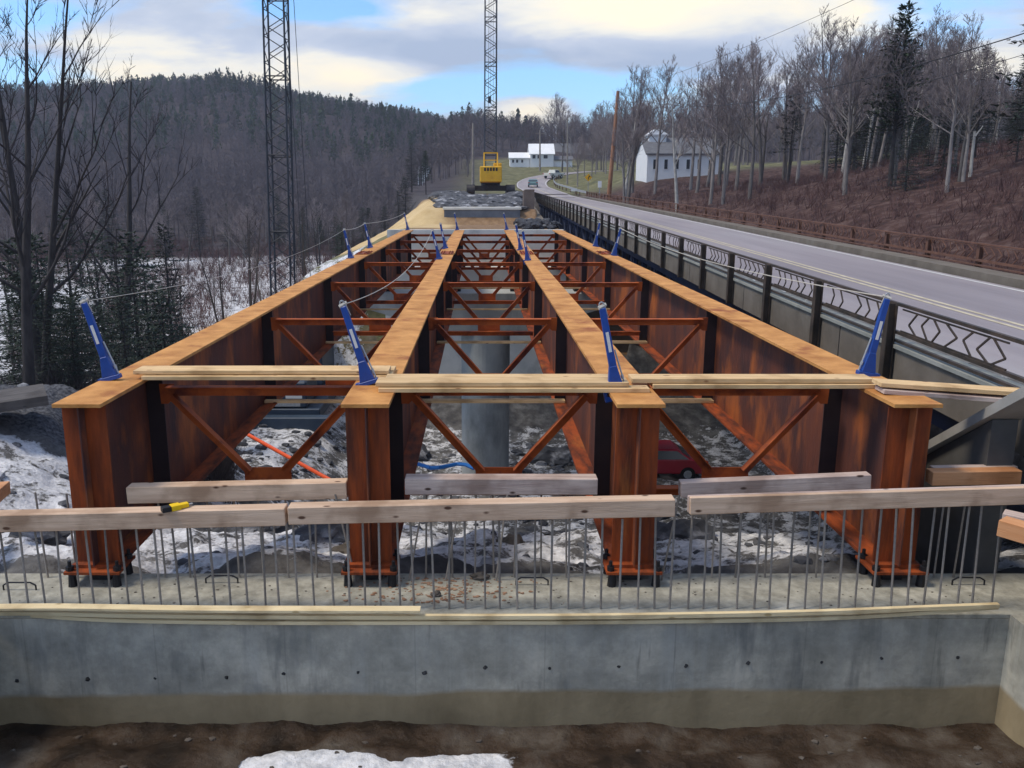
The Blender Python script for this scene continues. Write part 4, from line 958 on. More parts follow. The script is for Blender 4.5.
# ================================================================== vehicles
def car(loc, rot, paint, label, kind='car', name='parked_car', scale=1):
    r_ = thing(name, label, kind if kind != 'truck' else 'pickup truck', (0, 0, 0))
    Lc, W = (4.5, 1.78) if kind == 'car' else (5.3, 1.95)
    if kind == 'car':
        prof = [(-2.25, .35), (-2.25, .75), (-2.1, .92), (-1.55, .98), (-.95, 1.40), (.55, 1.42), (1.15, .98), (2.0, .85), (2.25, .68), (2.25, .35)]
        win = [(-1.42, 1.0), (-.92, 1.34), (.5, 1.36), (1.0, 1.0)]
    else:
        prof = [(-2.65, .5), (-2.65, 1.1), (-.75, 1.12), (-.6, 1.75), (.75, 1.76), (1.25, 1.18), (2.5, 1.08), (2.65, .9), (2.65, .5)]
        win = [(-.5, 1.2), (-.45, 1.66), (.68, 1.68), (1.1, 1.2)]
    q = MB(); n_ = len(prof); h = W / 2
    def wid(z): return h * (1 - .17 * max(0, (z - .95)) / .5)
    vs = [(-wid(z), u, z) for u, z in prof] + [(wid(z), u, z) for u, z in prof]
    q.add(vs, [tuple(range(n_)), tuple(range(2 * n_ - 1, n_ - 1, -1))] + [(i, n_ + i, n_ + (i + 1) % n_, (i + 1) % n_) for i in range(n_)])
    b_ = q.build('body', paint, r_, bevel=.04)
    q = MB()
    for sd_ in (-1, 1):
        pts = [(sd_ * (wid(z) + .012), u, z) for u, z in win]; q.add(pts, [(0, 1, 2, 3)])
    zt_ = win[1][1]; 
    q.add([(-wid(zt_) * .9, win[1][0] - .07, zt_), (wid(zt_) * .9, win[1][0] - .07, zt_), (wid(1.0) * .88, win[0][0] - .11, win[0][1] + .05), (-wid(1.0) * .88, win[0][0] - .11, win[0][1] + .05)], [(0, 1, 2, 3)])
    q.add([(-wid(zt_) * .9, win[2][0] + .10, zt_), (wid(zt_) * .9, win[2][0] + .10, zt_), (wid(1.0) * .88, win[3][0] + .14, win[3][1] + .04), (-wid(1.0) * .88, win[3][0] + .14, win[3][1] + .04)], [(0, 1, 2, 3)])
    q.build('window', M['glass'], r_)
    for sx in (-1, 1):
        for yy in (-1.4, 1.4) if kind == 'car' else (-1.6, 1.65):
            rw = .33 if kind == 'car' else .40
            q = MB().tube((sx * (h - .2), yy, rw), (sx * (h + .01), yy, rw), rw, rw, 18); wl_ = q.build('wheel', M['tyre'], r_)
            q = MB().tube((sx * (h + .01), yy, rw), (sx * (h + .02), yy, rw), rw * .55, rw * .5, 12); q.build('rim', M['galv'], wl_)
        q = MB().box(sx * h * .82 - .12, sx * h * .82 + .12, -Lc / 2 - .02, -Lc / 2 + .02, .72 if kind == 'car' else .8, .86 if kind == 'car' else 1.0); q.build('tail_light', M['redlight'], r_)
        q = MB().box(sx * h * .8 - .14, sx * h * .8 + .14, Lc / 2 - .02, Lc / 2 + .02, .58 if kind == 'car' else .78, .70 if kind == 'car' else .92); q.build('headlight', M['label'], r_)
    r_.location = loc; r_.rotation_euler = (0, 0, rot); r_.scale = (scale,) * 3
    return r_
def roadz(Y): return float(np.interp(Y, RD[:, 0], RD[:, 2]))
p = at(533, 186, Y=163); car((p.x, 163, roadz(163) + .01), R(-4), M['teal'], 'teal car driving away on the road just past the old bridge', 'car', 'moving_car')
p = at(552, 177, Y=186); car((p.x + .3, 186, roadz(186) + .01), R(-38), M['lightcar'], 'small white pickup truck on the road bend above the teal car', 'truck', 'pickup_truck')
zr = hz(6.6, 26.2); car((7.5, 36.0, hz(7.5, 36) + .05), R(90), M['red'], 'red car parked in the river bed under the rightmost bay', 'car', 'parked_car')
# orange brace and blue hose under the steel
q = MB(); a = at(245, 433, Y=22); b_ = at(330, 480, Y=19.5); q.tube(a, b_, .05, .05, 8); tag(q.build('safety_barrier', M['orange_hose']), 'thin orange tube slanting over the snow below the left bay', 'tube')
q = MB(); a = at(405, 466, Y=21); 
pts = [a + Vector((t * .22, math.sin(t * 1.3) * .2, .02 * math.sin(t * 2))) for t in range(9)]; q.path(pts, .05, 6); tag(q.build('hose', M['blue_hose']), 'bright blue hose lying beyond the second girder', 'hose')
# old wood beam at the left edge
tb = at(49, 405, Y=14.4); ta = at(-60, 422, Y=13.6)
timber((ta.x, ta.y, ta.z), (tb.x, tb.y, tb.z), .17, 1.1, M['oldwood'], 'dark weathered timber mat lying at the left edge above the gravel', None)
# ================================================================== riprap, slab wall, boulders
rnd = random.Random(4)
q = MB()
for k in range(520):
    Y = 73 + 27 * rnd.random() ** .8; X = rnd.uniform(-3.6, 3.5) if Y < 92 else rnd.uniform(-5.2, -1.8) if rnd.random() < .5 else rnd.uniform(3.6, 5.2)
    zb = hz(X, Y); s = rnd.uniform(.25, .75)
    rock_mb(q, (X, Y, zb + s * .2), (s * 1.4, s, s * .42), rnd, 1)
tag(q.build('riprap', M['rock']), 'heap of dark angular rocks in front of the yellow crane ', 'riprap', kind='stuff')
q = MB()
for k in range(130):
    X = rnd.uniform(2.5, 4.5); Y = rnd.uniform(47.6, 62); s_ = rnd.uniform(.15, .38); zb = hz(X, Y)
    rock_mb(q, (X, Y, max(zb, -3.2) + s_ * .3 + rnd.uniform(0, .3)), (s_, s_, s_ * .6), rnd, 1)
tag(q.build('riprap', mat('black_rock', (.02, .022, .028), (.07, .073, .085), 1.6, .9, .5, c3=(.22, .23, .25), s3=1.4, t3=(.6, .68))), 'small heap of blackish rocks at the far right corner of the girders', 'riprap', kind='stuff')
tag(MB().box(-2.95, 3.3, 72.0, 72.9, -2.75, -1.42).build('stone_wall', mat('blue_grey_block', (.10, .115, .14), (.2, .22, .25), .8, .9, .4)), 'low blue grey block wall at the foot of the dark rocks', 'wall')
tag(MB().box(-3.05, 3.4, 71.9, 73.4, -1.418, -1.20).build('concrete_slab', M['conc_light'], bevel=.02), 'long pale slab capping the low block wall', 'slab')
spots = [(-8.6, 10.2, .42), (-7.4, 11.4, .35), (-6.5, 9.6, .30), (-9.6, 11.9, .30), (-5.9, 10.7, .28), (-2.4, 12.5, .35), (-1.6, 10.4, .22), (2.6, 11.8, .30), (3.4, 13.4, .35), (.4, 11.2, .18), (2.2, 27, .7), (-2.8, 31, .6), (4.4, 33, .7), (1.9, 30.5, .45), (6.2, 31, .8), (-5, 27, .6), (3.2, 38, .8), (-3.4, 38, .9), (8, 36, .9), (-1.5, 28, .4), (.9, 27.5, .35), (5.2, 36.5, .6), (-4.7, 16, .4), (-6, 22, .5)]
for k, (x, y, s) in enumerate(spots):
    q = MB(); rock_mb(q, (0, 0, 0), (s * 1.3, s, s * .65), random.Random(k), 3); o = q.build('boulder', M['rock'] if k % 3 else M['rock_brown']); o.location = (x, y, max(hz(x, y), -12.35) + s * .1)
    lab = 'grey boulder half sunk in the snow left of the leftmost girder' if k in (0, 1, 2, 3, 4) else 'rock lying on the snowy slope just behind the abutment' if k < 10 or k == 22 or k == 23 else 'wet dark boulder in the river bed under the girders'
    tag(o, lab, 'boulder', 'boulders left of the girders' if k < 5 else 'rocks on the slope behind the abutment' if k < 10 or k > 21 else 'boulders in the river bed')
q = MB()
for k in range(900):
    x = rnd.uniform(-11, 6); y = 8.6 + rnd.random() * 32; s = rnd.uniform(.02, .09) * (1 if y < 16 else 2.6)
    zz_ = hz(x, y)
    rock_mb(q, (x, y, zz_ + s * .1), (s * 1.3, s, s * .7), rnd, 1)
tag(q.build('loose_stones', M['rock']), 'loose stones strewn over the snowy bank below the girders', 'stones', kind='stuff')
# lumps of mud and snow in the pit
q = MB()
for k in range(110):
    x = rnd.uniform(-5, 4.6); y = rnd.uniform(5.6, 7.2) ; s = rnd.uniform(.008, .03)
    if -1.0 < x < 2.6 and rnd.random() < .6: continue
    rock_mb(q, (x, y, hz(x, y) + s * .2), (s * 1.4, s, s * .6), rnd, 1)
tag(q.build('mud_lumps', mat('muddy_lumps', (.035, .025, .02), (.13, .115, .10), 3, .9, .6)), 'muddy lumps and stones on the trench floor before the wall', 'mud', kind='stuff')
# ================================================================== poles, wires, signs
def pole(px, ybase, ytop, Y, m_, r, label, arm=False, dx=0, name='utility_pole', group='utility poles beyond the crane'):
    b0 = at(px, ybase, Y=Y); t0 = at(px + dx, ytop, Y=Y); b0.z = min(b0.z, hz(b0.x, Y)) - .3
    r_ = thing(name, label, 'utility pole', b0, group)
    MB().tube(b0, t0, r * 1.25, r * .8, 10).build('pole', m_, r_)
    if arm:
        q = MB(); c = t0 - Vector((0, 0, .8)); q.bar(c - Vector((1.1, 0, 0)), c + Vector((1.1, 0, 0)), .1, .12); q.build('crossarm', m_, r_)
    return b0, t0
pole(473, 190, 123, 118, M['pole'], .17, 'grey pole just left of the yellow crane')
_, tA = pole(540, 165, 130, 215, M['pole'], .2, 'thin pale pole before the white farmhouse', arm=True)
_, tB = pole(567.5, 176, 118, 170, M['pole'], .15, 'slim grey pole at the road bend right of the farmhouse')
_, tC = pole(608, 193, 91, 112, M['pole_orange'], .24, 'tall orange brown leaning pole right of the road', dx=10, group=None)
q = MB()
def wire(a, b_, sg, label, r=.02):
    n_ = 30; pts = []
    for k in range(n_ + 1): u = k / n_; p_ = Vector(a).lerp(Vector(b_), u); p_.z -= sg * 4 * u * (1 - u); pts.append(p_)
    tag(MB().path(pts, r, 5).build('overhead_wire', M['black']), label, 'wire', 'overhead wires at the right')
wire(at(1060, 22, Y=30), tC, 2.2, 'thick black wire crossing in front of the tall pine at the right', .022)
wire(at(1060, 44, Y=30), tC - Vector((0, 0, .8)), 2.4, 'lower thin wire under the thick one before the right trees', .012)
wire(at(860, -3, Y=45), tC + Vector((0, 0, .1)), .5, 'thin upper wire slanting to the top edge of the picture', .012)
def sign(px, yb, yt, Y, label):
    b0 = at(px, yb, Y=Y); t0 = at(px, yt, Y=Y); b0.z = min(b0.z, hz(b0.x, Y)) - .2
    r_ = thing('road_sign', label, 'road sign', b0)
    MB().box(b0.x - .035, b0.x + .035, Y + .03, Y + .08, b0.z, t0.z + .2).build('post', M['galv'], r_)
    s = .50; q = MB().prism([(b0.x, t0.z - s), (b0.x + s, t0.z), (b0.x, t0.z + s), (b0.x - s, t0.z)], 'y', Y, Y + .02); pl = q.build('plate', M['sign_yellow'], r_)
    q = MB(); x, z = b0.x, t0.z; q.box(x - .05, x + .05, Y - .012, Y - .002, z - .25, z + .02); q.prism([(x - .05, z + .02), (x + .05, z + .02), (x + .17, z + .14), (x + .10, z + .20)], 'y', Y - .012, Y - .002); q.prism([(x + .20, z + .06), (x + .24, z + .26), (x + .04, z + .22)], 'y', Y - .012, Y - .002)
    q.build('arrow', M['black'], pl)
sign(588, 194, 177.5, 118, 'yellow diamond warning sign beside the road bend')
b0 = at(599.5, 193, Y=104); b0.z = hz(b0.x, 104)
mk = thing('marker_post', 'short white marker board just left of the orange brown pole', 'marker', b0)
tz = at(599.5, 181, Y=104).z
MB().box(b0.x - .22, b0.x + .22, 104, 104.03, tz - .75, tz).build('board', M['sign_white'], mk)
MB().box(b0.x - .05, b0.x + .05, 104.05, 104.12, b0.z - .3, tz - .1).build('post', M['galv'], mk)
# ================================================================== houses
def gable(r_, x0, x1, y0, y1, z0, z1, zr, axis, wallm, roofm, ov=.35, name='wall'):
    MB().box(x0, x1, y0, y1, z0, z1).build(name, wallm, r_)
    t_ = .18
    if axis == 'x':   # ridge along x
        ym = (y0 + y1) / 2
        MB().prism([(y0 + .01, z1 + .002), (y1 - .01, z1 + .002), (ym, zr - .03)], 'x', x0 + .01, x1 - .01).build('gable', wallm, r_)
        k = (zr - z1) / (ym - y0)
        rf = MB().prism([(y0 - ov, z1 - ov * k + .05), (ym, zr), (y1 + ov, z1 - ov * k + .05), (y1 + ov, z1 - ov * k + .05 + t_), (ym, zr + t_), (y0 - ov, z1 - ov * k + .05 + t_)], 'x', x0 - ov, x1 + ov).build('roof', roofm, r_)
    else:
        xm = (x0 + x1) / 2; k = (zr - z1) / (xm - x0)
        MB().prism([(x0 + .01, z1 + .002), (x1 - .01, z1 + .002), (xm, zr - .03)], 'y', y0 + .01, y1 - .01).build('gable', wallm, r_)
        rf = MB().prism([(x0 - ov, z1 - ov * k + .05), (xm, zr), (x1 + ov, z1 - ov * k + .05), (x1 + ov, z1 - ov * k + .05 + t_), (xm, zr + t_), (x0 - ov, z1 - ov * k + .05 + t_)], 'y', y0 - ov, y1 + ov).build('roof', roofm, r_)
    return rf
def window(r_, x0, x1, y, z0, z1):
    f = MB().box(x0 - .1, x1 + .1, y - .06, y - .004, z0 - .1, z1 + .1).build('window', M['white_wall'], r_)
    MB().box(x0, x1, y - .075, y - .062, z0, z1).box(x0, x1, y - .0755, y - .0752, z0, z0 + .01).build('pane', M['glass'], f)
Y = 232; sc = Y / 881.
def hx(px_): return (px_ - 480) * sc
zb = hz(hx(540), Y) - .5
z_ = lambda py_: at(540, py_, Y=Y).z
h1 = thing('farmhouse', 'long white farmhouse with a tall gabled section on the grassy rise beyond the crane', 'house', (hx(540), Y, zb))
gable(h1, hx(530), hx(553), Y, Y + 9, zb, z_(154), z_(143.5), 'x', M['white_wall'], M['white_wall'], name='main_wall')
gable(h1, hx(510), hx(529.5), Y + 1, Y + 7, zb, z_(158), z_(152.5), 'x', M['white_wall'], M['white_wall'], name='side_wall')
gable(h1, hx(553.5), hx(572), Y + 1, Y + 8, zb, z_(160), z_(156), 'x', M['white_wall'], M['roof'], name='shed_wall')
for a, b_ in ((532, 535), (537, 540), (543, 547)): window(h1, hx(a), hx(b_), Y, z_(158.5), z_(155))
for a, b_ in ((512, 514), (516, 518), (521, 523)): window(h1, hx(a), hx(b_), Y + 1, z_(162.5), z_(159.5))
Y = 270; sc = Y / 881.
hb = thing('barn', 'grey roofed long barn right behind the white farmhouse', 'barn', (hx(565), Y, zb))
gable(hb, hx(550), hx(590), Y, Y + 10, hz(hx(565), Y) - 1, at(565, 155, Y=Y).z, at(565, 143, Y=Y).z, 'x', M['roof_brown'], M['roof'])
# church
Y = 128; sc = Y / 881.; z_ = lambda py_: at(680, py_, Y=Y).z
zb = hz(hx(680), Y) - 1
ch = thing('church', 'white church with a square cupola among bare trees right of the road', 'church', (hx(680), Y, zb))
gable(ch, hx(646), hx(717), Y, Y + 9, zb, z_(154), z_(137), 'x', M['white_wall'], M['roof'], ov=.3)
MB().box(hx(651), hx(668.5), Y + 3.2, Y + 5.8, z_(149), z_(134)).build('tower', M['white_wall'], ch)
MB().box(hx(649.5), hx(670), Y + 3.0, Y + 6.0, z_(134) + .003, z_(132.5)).prism([(hx(650), z_(132.4)), (hx(669.5), z_(132.4)), (hx(662), z_(127.5)), (hx(657), z_(127.5))], 'y', Y + 3.2, Y + 5.8).build('tower_cap', M['white_wall'], ch)
MB().box(hx(653), hx(666.5), Y + 3.14, Y + 3.19, z_(143.5), z_(137.5)).build('louvre', M['white_wall'], ch)
for a in (650, 661, 672, 683, 694, 705): window(ch, hx(a + 2.0), hx(a + 5.2), Y, z_(169), z_(159.5))
# small far buildings left of the crane
def small_house(px0, px1, yb, yw, yr, Y, axis, label):
    global sc
    sc = Y / 881.; b0 = at((px0 + px1) / 2, yb, Y=Y); r_ = thing('cottage', label, 'house', b0)
    zg = min(b0.z, hz(b0.x, Y)) - 1
    gable(r_, hx(px0), hx(px1), Y, Y + 8, zg, at(px0, yw, Y=Y).z, at(px0, yr, Y=Y).z, axis, M['white_wall'], M['roof'])
    window(r_, hx(lerp(px0, px1, .35)), hx(lerp(px0, px1, .6)), Y, lerp(b0.z, at(px0, yw, Y=Y).z, .3), lerp(b0.z, at(px0, yw, Y=Y).z, .75))
small_house(418, 429, 173, 168, 161.5, 260, 'y', 'small white gabled cottage at the foot of the hill left of the grey pole')
small_house(443, 457, 162, 158, 154.5, 300, 'x', 'low pale house among trees farther up the hill left of the crane boom')
small_house(198, 206, 181, 178.5, 176.5, 330, 'x', 'tiny white house high in the woods of the left hill')
# ================================================================== trees
def blade(mb, p, q, w_):
    p = Vector(p); q = Vector(q); d_ = (q - p); a = d_.cross(Vector((random.uniform(-1, 1), random.uniform(-1, 1), .3))); 
    if a.length < 1e-6: return
    a.normalize(); mb.v += [tuple(p - a * w_), tuple(p + a * w_), tuple(q)]; n_ = len(mb.v); mb.f.append((n_ - 3, n_ - 2, n_ - 1))
def limb(mb, p, d_, ln, r, rnd, segs=4, wob=.12, up=.05, n=5, r_end=.3):
    pts = [Vector(p)]; d_ = Vector(d_).normalized()
    for k in range(segs):
        d_ = (d_ + Vector((rnd.uniform(-wob, wob), rnd.uniform(-wob, wob), up + rnd.uniform(-wob, wob) * .5))).normalized(); pts.append(pts[-1] + d_ * (ln / segs))
    o = len(mb.v); a = d_.cross(Vector((0, 0, 1)))
    if a.length < .1: a = Vector((1, 0, 0))
    a.normalize(); b_ = a.cross(d_)
    for k, c in enumerate(pts):
        rr_ = r * lerp(1, r_end, k / segs)
        for i in range(n): t = 2 * math.pi * i / n; mb.v.append(tuple(c + a * rr_ * math.cos(t) + b_ * rr_ * math.sin(t)))
    for k in range(segs):
        for i in range(n): j = (i + 1) % n; mb.f.append((o + k * n + i, o + k * n + j, o + (k + 1) * n + j, o + (k + 1) * n + i))
    return pts, d_
def bare_tree(H, seed, barkm, twigm, label, spread=.5, first=.35, fork=1, tw=.010, dens=1.0, name='bare_tree'):
    rnd = random.Random(seed); random.seed(seed); T_ = MB(); Bm = MB(); r0 = H * .013 + .03
    root = thing(name, label, 'tree', (0, 0, 0))
    stems = []
    for f in range(fork):
        d0 = Vector((rnd.uniform(-.12, .12) * (1 + f), rnd.uniform(-.12, .12), 1)); pts, dd = limb(T_, (f * .15, 0, -.4), d0, H * rnd.uniform(.85, 1), r0 * (1 if f == 0 else .75), rnd, 10, .05, .03, 8, .12)
        stems.append(pts)
    for pts in stems:
        nl = int(16 * dens)
        for k in range(nl):
            u = first + (1 - first) * (k + rnd.random()) / nl; s = u * 10; i = min(int(s), 9); p_ = pts[i].lerp(pts[i + 1], s - i)
            a = rnd.uniform(0, 6.28); el = rnd.uniform(.5, 1.15); ln = H * (1.05 - u) * spread * rnd.uniform(.6, 1.1) + H * .05
            d_ = Vector((math.cos(a) * math.cos(el), math.sin(a) * math.cos(el), math.sin(el)))
            lp, ld = limb(T_ if k < nl * .4 else Bm, p_, d_, ln, r0 * .42 * (1.1 - u), rnd, 5, .14, .07, 4, .25)
            for m_ in range(int(5 * dens) + 2):
                v = rnd.uniform(.25, 1); si = min(int(v * 5), 4); q_ = lp[si].lerp(lp[si + 1], v * 5 - si)
                d2 = (ld + Vector((rnd.uniform(-1, 1), rnd.uniform(-1, 1), rnd.uniform(-.2, .9))) * .8).normalized(); l2 = ln * rnd.uniform(.3, .55)
                p2, dd2 = limb(Bm, q_, d2, l2, r0 * .13 * (1.15 - u), rnd, 3, .2, .05, 3, .4)
                for t_ in range(int(5 * dens) + 1):
                    w2 = rnd.uniform(.1, 1) * 3; sj = min(int(w2), 2); q3 = p2[sj].lerp(p2[sj + 1], w2 - sj)
                    d3 = (dd2 + Vector((rnd.uniform(-1, 1), rnd.uniform(-1, 1), rnd.uniform(-.3, .9))) * .75).normalized(); l3 = l2 * rnd.uniform(.3, .7); e = q3 + d3 * l3
                    blade(Bm, q3, e, tw)
                    for _ in range(2):
                        mq = q3.lerp(e, rnd.uniform(.3, .8)); blade(Bm, mq, mq + (d3 + Vector((rnd.uniform(-1, 1), rnd.uniform(-1, 1), rnd.uniform(-.4, .8))) * .7).normalized() * l3 * .55, tw * .7)
    T_.build('trunk', barkm, root, smooth=True); Bm.build('branches', twigm, root)
    return root
def conifer(H, seed, m_, label, wid=.22, first=.12, dens=1.0, droop=-.15, name='conifer_tree', gap=.0, leaf=.16):
    rnd = random.Random(seed); random.seed(seed); root = thing(name, label, 'tree', (0, 0, 0)); T_ = MB(); Bm = MB()
    pts, _ = limb(T_, (0, 0, -.4), (0, 0, 1), H, H * .013 + .04, rnd, 8, .02, .02, 8, .06)
    nb = int(95 * dens)
    for k in range(nb):
        u = first + (1 - first) * (k / nb) ** .9
        if rnd.random() < gap: continue
        z = u * H; L_ = H * wid * (1.03 - u) ** .8 * rnd.uniform(.55, 1.15) + .25; a = k * 2.4 + rnd.uniform(-.5, .5); d_ = Vector((math.cos(a), math.sin(a), droop + rnd.uniform(-.15, .25) + .3 * u))
        p0 = Vector((0, 0, z)); e = p0 + d_ * L_
        limb(T_, p0, d_, L_ * .9, .012 * H * .35 * (1.1 - u), rnd, 2, .05, 0, 3, .3)
        nn_ = int(10 + L_ * 7)
        for _ in range(nn_):
            v = rnd.uniform(.12, 1.05); c = p0.lerp(e, v) + Vector((0, 0, -.1 * v * L_ * rnd.random())); wv = L_ * .34 * (1.1 - v * .7)
            s_ = Vector((-math.sin(a), math.cos(a), 0)) * rnd.uniform(-wv, wv); c = c + s_
            sz = leaf * (H / 12) * rnd.uniform(.6, 1.4)
            dd = (d_ * .6 + s_ * .8 + Vector((rnd.uniform(-.4, .4), rnd.uniform(-.4, .4), rnd.uniform(-.5, .35)))).normalized()
            sd_ = dd.cross(Vector((rnd.uniform(-.4, .4), rnd.uniform(-.4, .4), 1))).normalized() * sz * .5
            n_ = len(Bm.v); Bm.v += [tuple(c - sd_), tuple(c + dd * sz * .8 + sd_ * .6), tuple(c + dd * sz * 2.0), tuple(c - sd_ * -1 - Vector((0, 0, sz * .25)))]; Bm.f.append((n_, n_ + 1, n_ + 2)); Bm.f.append((n_, n_ + 2, n_ + 3))
    T_.build('trunk', M['bark_dark'], root); 
    me = bpy.data.meshes.new('foliage'); me.from_pydata(Bm.v, [], Bm.f); me.materials.append(m_); o = bpy.data.objects.new('foliage', me); col().objects.link(o); o.parent = root
    return root
used = set()
def put(proto, x, y, H, base, label, group=None, rot=None, dz=0, cat=None):
    s = H / base; z = hz(x, y) + dz
    r0 = random.uniform(0, 6.28) if rot is None else rot
    if proto.name not in used:
        used.add(proto.name); proto.location = (x, y, z); proto.rotation_euler = (0, 0, r0); proto.scale = (s,) * 3; o = proto
    else: o = dup(proto, (x, y, z), r0, s)
    o['label'] = label
    if group: o['group'] = group
    elif 'group' in o: del o['group']
    return o
# prototypes
BT = [bare_tree(16, 10 + k, M['bark'], M['twig'], 'x', .42 + .06 * (k % 3), .30 + .08 * (k % 2), 1 + (k % 3 == 2), .020, 1.25) for k in range(5)]
BTS = [bare_tree(12, 30 + k, M['bark_pale'] if k == 2 else M['bark'], M['twig'], 'x', .30, .42, 1, .016, 1.0) for k in range(3)]
BTD = [bare_tree(15, 50 + k, M['bark_dark'], M['twig_dark'], 'x', .46, .22 + .1 * k, 1 + k % 2, .012, .62) for k in range(3)]
CN = [conifer(15, 70, M['needle_blk'], 'x', .25, .10, 1.5, leaf=.10), conifer(18, 71, M['needle'], 'x', .27, .30, 1.9, .05, gap=.08, leaf=.12), conifer(10, 72, M['needle_blk'], 'x', .34, .04, 2.1, -.2, leaf=.12, gap=.05), conifer(14, 73, M['needle_blk'], 'x', .30, .35, .5, .0, gap=.3)]
def atg(px_, Y): return (px_ - 480) * Y / 881., Y
def topH(px_, ytop, Y):   # height of a tree standing on the ground whose top shows at ytop
    x, _ = atg(px_, Y); return at(px_, ytop, Y=Y).z - hz(x, Y)
rnd = random.Random(21)
gR = 'bare trees on the red brown bank right of the road'
# notable ones on the right
ntab = [ # px, ytop, Y, proto set, idx, label
    (889, 4, 54, CN, 1, 'tallest pine rising above the bare trees on the right bank'),
    (970, 46, 58, CN, 0, 'dark spruce right of the tallest pine'),
    (1008, 70, 80, CN, 0, 'dark spruce at the right edge behind the leafless trees'),
    (787, 92, 95, CN, 3, 'sparse dark pine between bare trees left of the big maple'),
    (862, 118, 70, CN, 2, 'low dark hemlock under the bare trees left of the tallest pine'),
    (925, 128, 60, CN, 2, 'low dark hemlock under the tallest pine'),
    (940, 84, 52, CN, 0, 'dark spruce between the tallest pine and the large spruce'),
    (1012, 92, 50, CN, 0, 'dark spruce nearest the right edge of the picture'),
    (905, 118, 50, CN, 2, 'bushy dark hemlock before the foot of the tallest pine'),
    (1030, -30, 34, CN, 3, 'pine whose boughs reach in at the top right corner'),
    (824, 24, 68, BT, 0, 'widest bare tree with a fan shaped crown right of the church'),
    (930, 12, 70, BT, 1, 'bare tree with a broad crown just right of the tallest pine'),
    (868, 14, 74, BT, 3, 'bare tree touching the left side of the tallest pine'),
    (725, 45, 98, BT, 2, 'bare forked tree in front of the right end of the church'),
    (690, 62, 104, BT, 4, 'bare tree before the middle of the church'),
    (655, 62, 112, BT, 1, 'bare tree before the cupola of the church'),
    (632, 62, 122, BT, 0, 'bare tree between the orange brown pole and the church'),
    (760, 42, 90, BT, 3, 'bare tree over the lawn right of the church'),
]
for px_, yt, Y, st, i, lb in ntab:
    x, _ = atg(px_, Y); base = 16 if st is BT else [15, 18, 10, 14][i]
    put(st[i], x, Y, topH(px_, yt, Y), base, lb)
# pale snag
x, _ = atg(968, 50); sn = thing('dead_snag', 'pale broken snag standing alone on the red brown slope at the right', 'tree', (x, 50, hz(x, 50)))
q = MB(); zz_ = hz(x, 50); limb(q, (x, 50, zz_ - .2), (0, 0, 1), 2.7, .10, random.Random(2), 5, .06, .05, 7, .7); limb(q, (x, 50, zz_ + 2.2), (.6, 0, .8), .7, .06, random.Random(3), 3, .1, .0, 5, .3); q.build('trunk', M['bark_pale'], sn)
# rows of slimmer trees along the bank
for k in range(108):
    Y = rnd.uniform(44, 118); px_ = rnd.uniform(620, 1040)
    x, _ = atg(px_, Y)
    if px_ > 850 and Y < 78 and rnd.random() < .72: continue
    if x < 16.5 or (640 < px_ < 722 and rnd.random() < .7) or (722 < px_ < 800 and rnd.random() < .45): continue
    yt = np.interp(px_, [600, 660, 720, 800, 870, 930, 1030], [85, 62, 48, 30, 20, 25, 50]) + rnd.uniform(0, 45)
    if rnd.random() < .45: st, i, base = BTS, rnd.randrange(3), 12
    else: st, i, base = BT, rnd.randrange(5), 16
    H = min(topH(px_, yt, Y) * 1.12, 24); H = max(H, 5)
    slim = st is BTS
    put(st[i], x, Y, H, base, ('slim pale trunked' if slim and i == 2 else 'slim grey' if slim else 'bare crowned') + ' tree in the stand right of the road', gR + (' slim pale' if slim and i == 2 else ' slim grey' if slim else ''))
for k in range(72):   # behind church, along the bend and beyond
    Y = rnd.uniform(140, 215); px_ = rnd.uniform(575, 1000); x, _ = atg(px_, Y)
    dd = np.min(np.hypot(RDf[:, 1] - x, RDf[:, 0] - Y))
    if dd < 7: continue
    yt = np.interp(px_, [575, 640, 700, 850, 1000], [120, 95, 90, 75, 60]) + rnd.uniform(0, 35)
    put(BT[rnd.randrange(5)], x, Y, min(topH(px_, yt, Y), 22), 16, 'distant bare tree behind the church and the road bend', 'bare trees behind the church')
for k in range(26):
    px_ = rnd.uniform(555, 640); Y = rnd.uniform(195, 300); x, _ = atg(px_, Y)
    dd = np.min(np.hypot(RDf[:, 1] - x, RDf[:, 0] - Y))
    if dd < 6: continue
    put(BT[rnd.randrange(5)], x, Y, rnd.uniform(12, 18), 16, 'far bare tree beyond the road bend near the barn', 'bare trees near the barn')
for k in range(44):
    px_ = rnd.uniform(830, 1060); Y = rnd.uniform(80, 170); x, _ = atg(px_, Y)
    put(CN[0], x, Y, rnd.uniform(9, 14), 15, 'dark spruce deep behind the bare stand on the right', 'spruces behind the right stand')
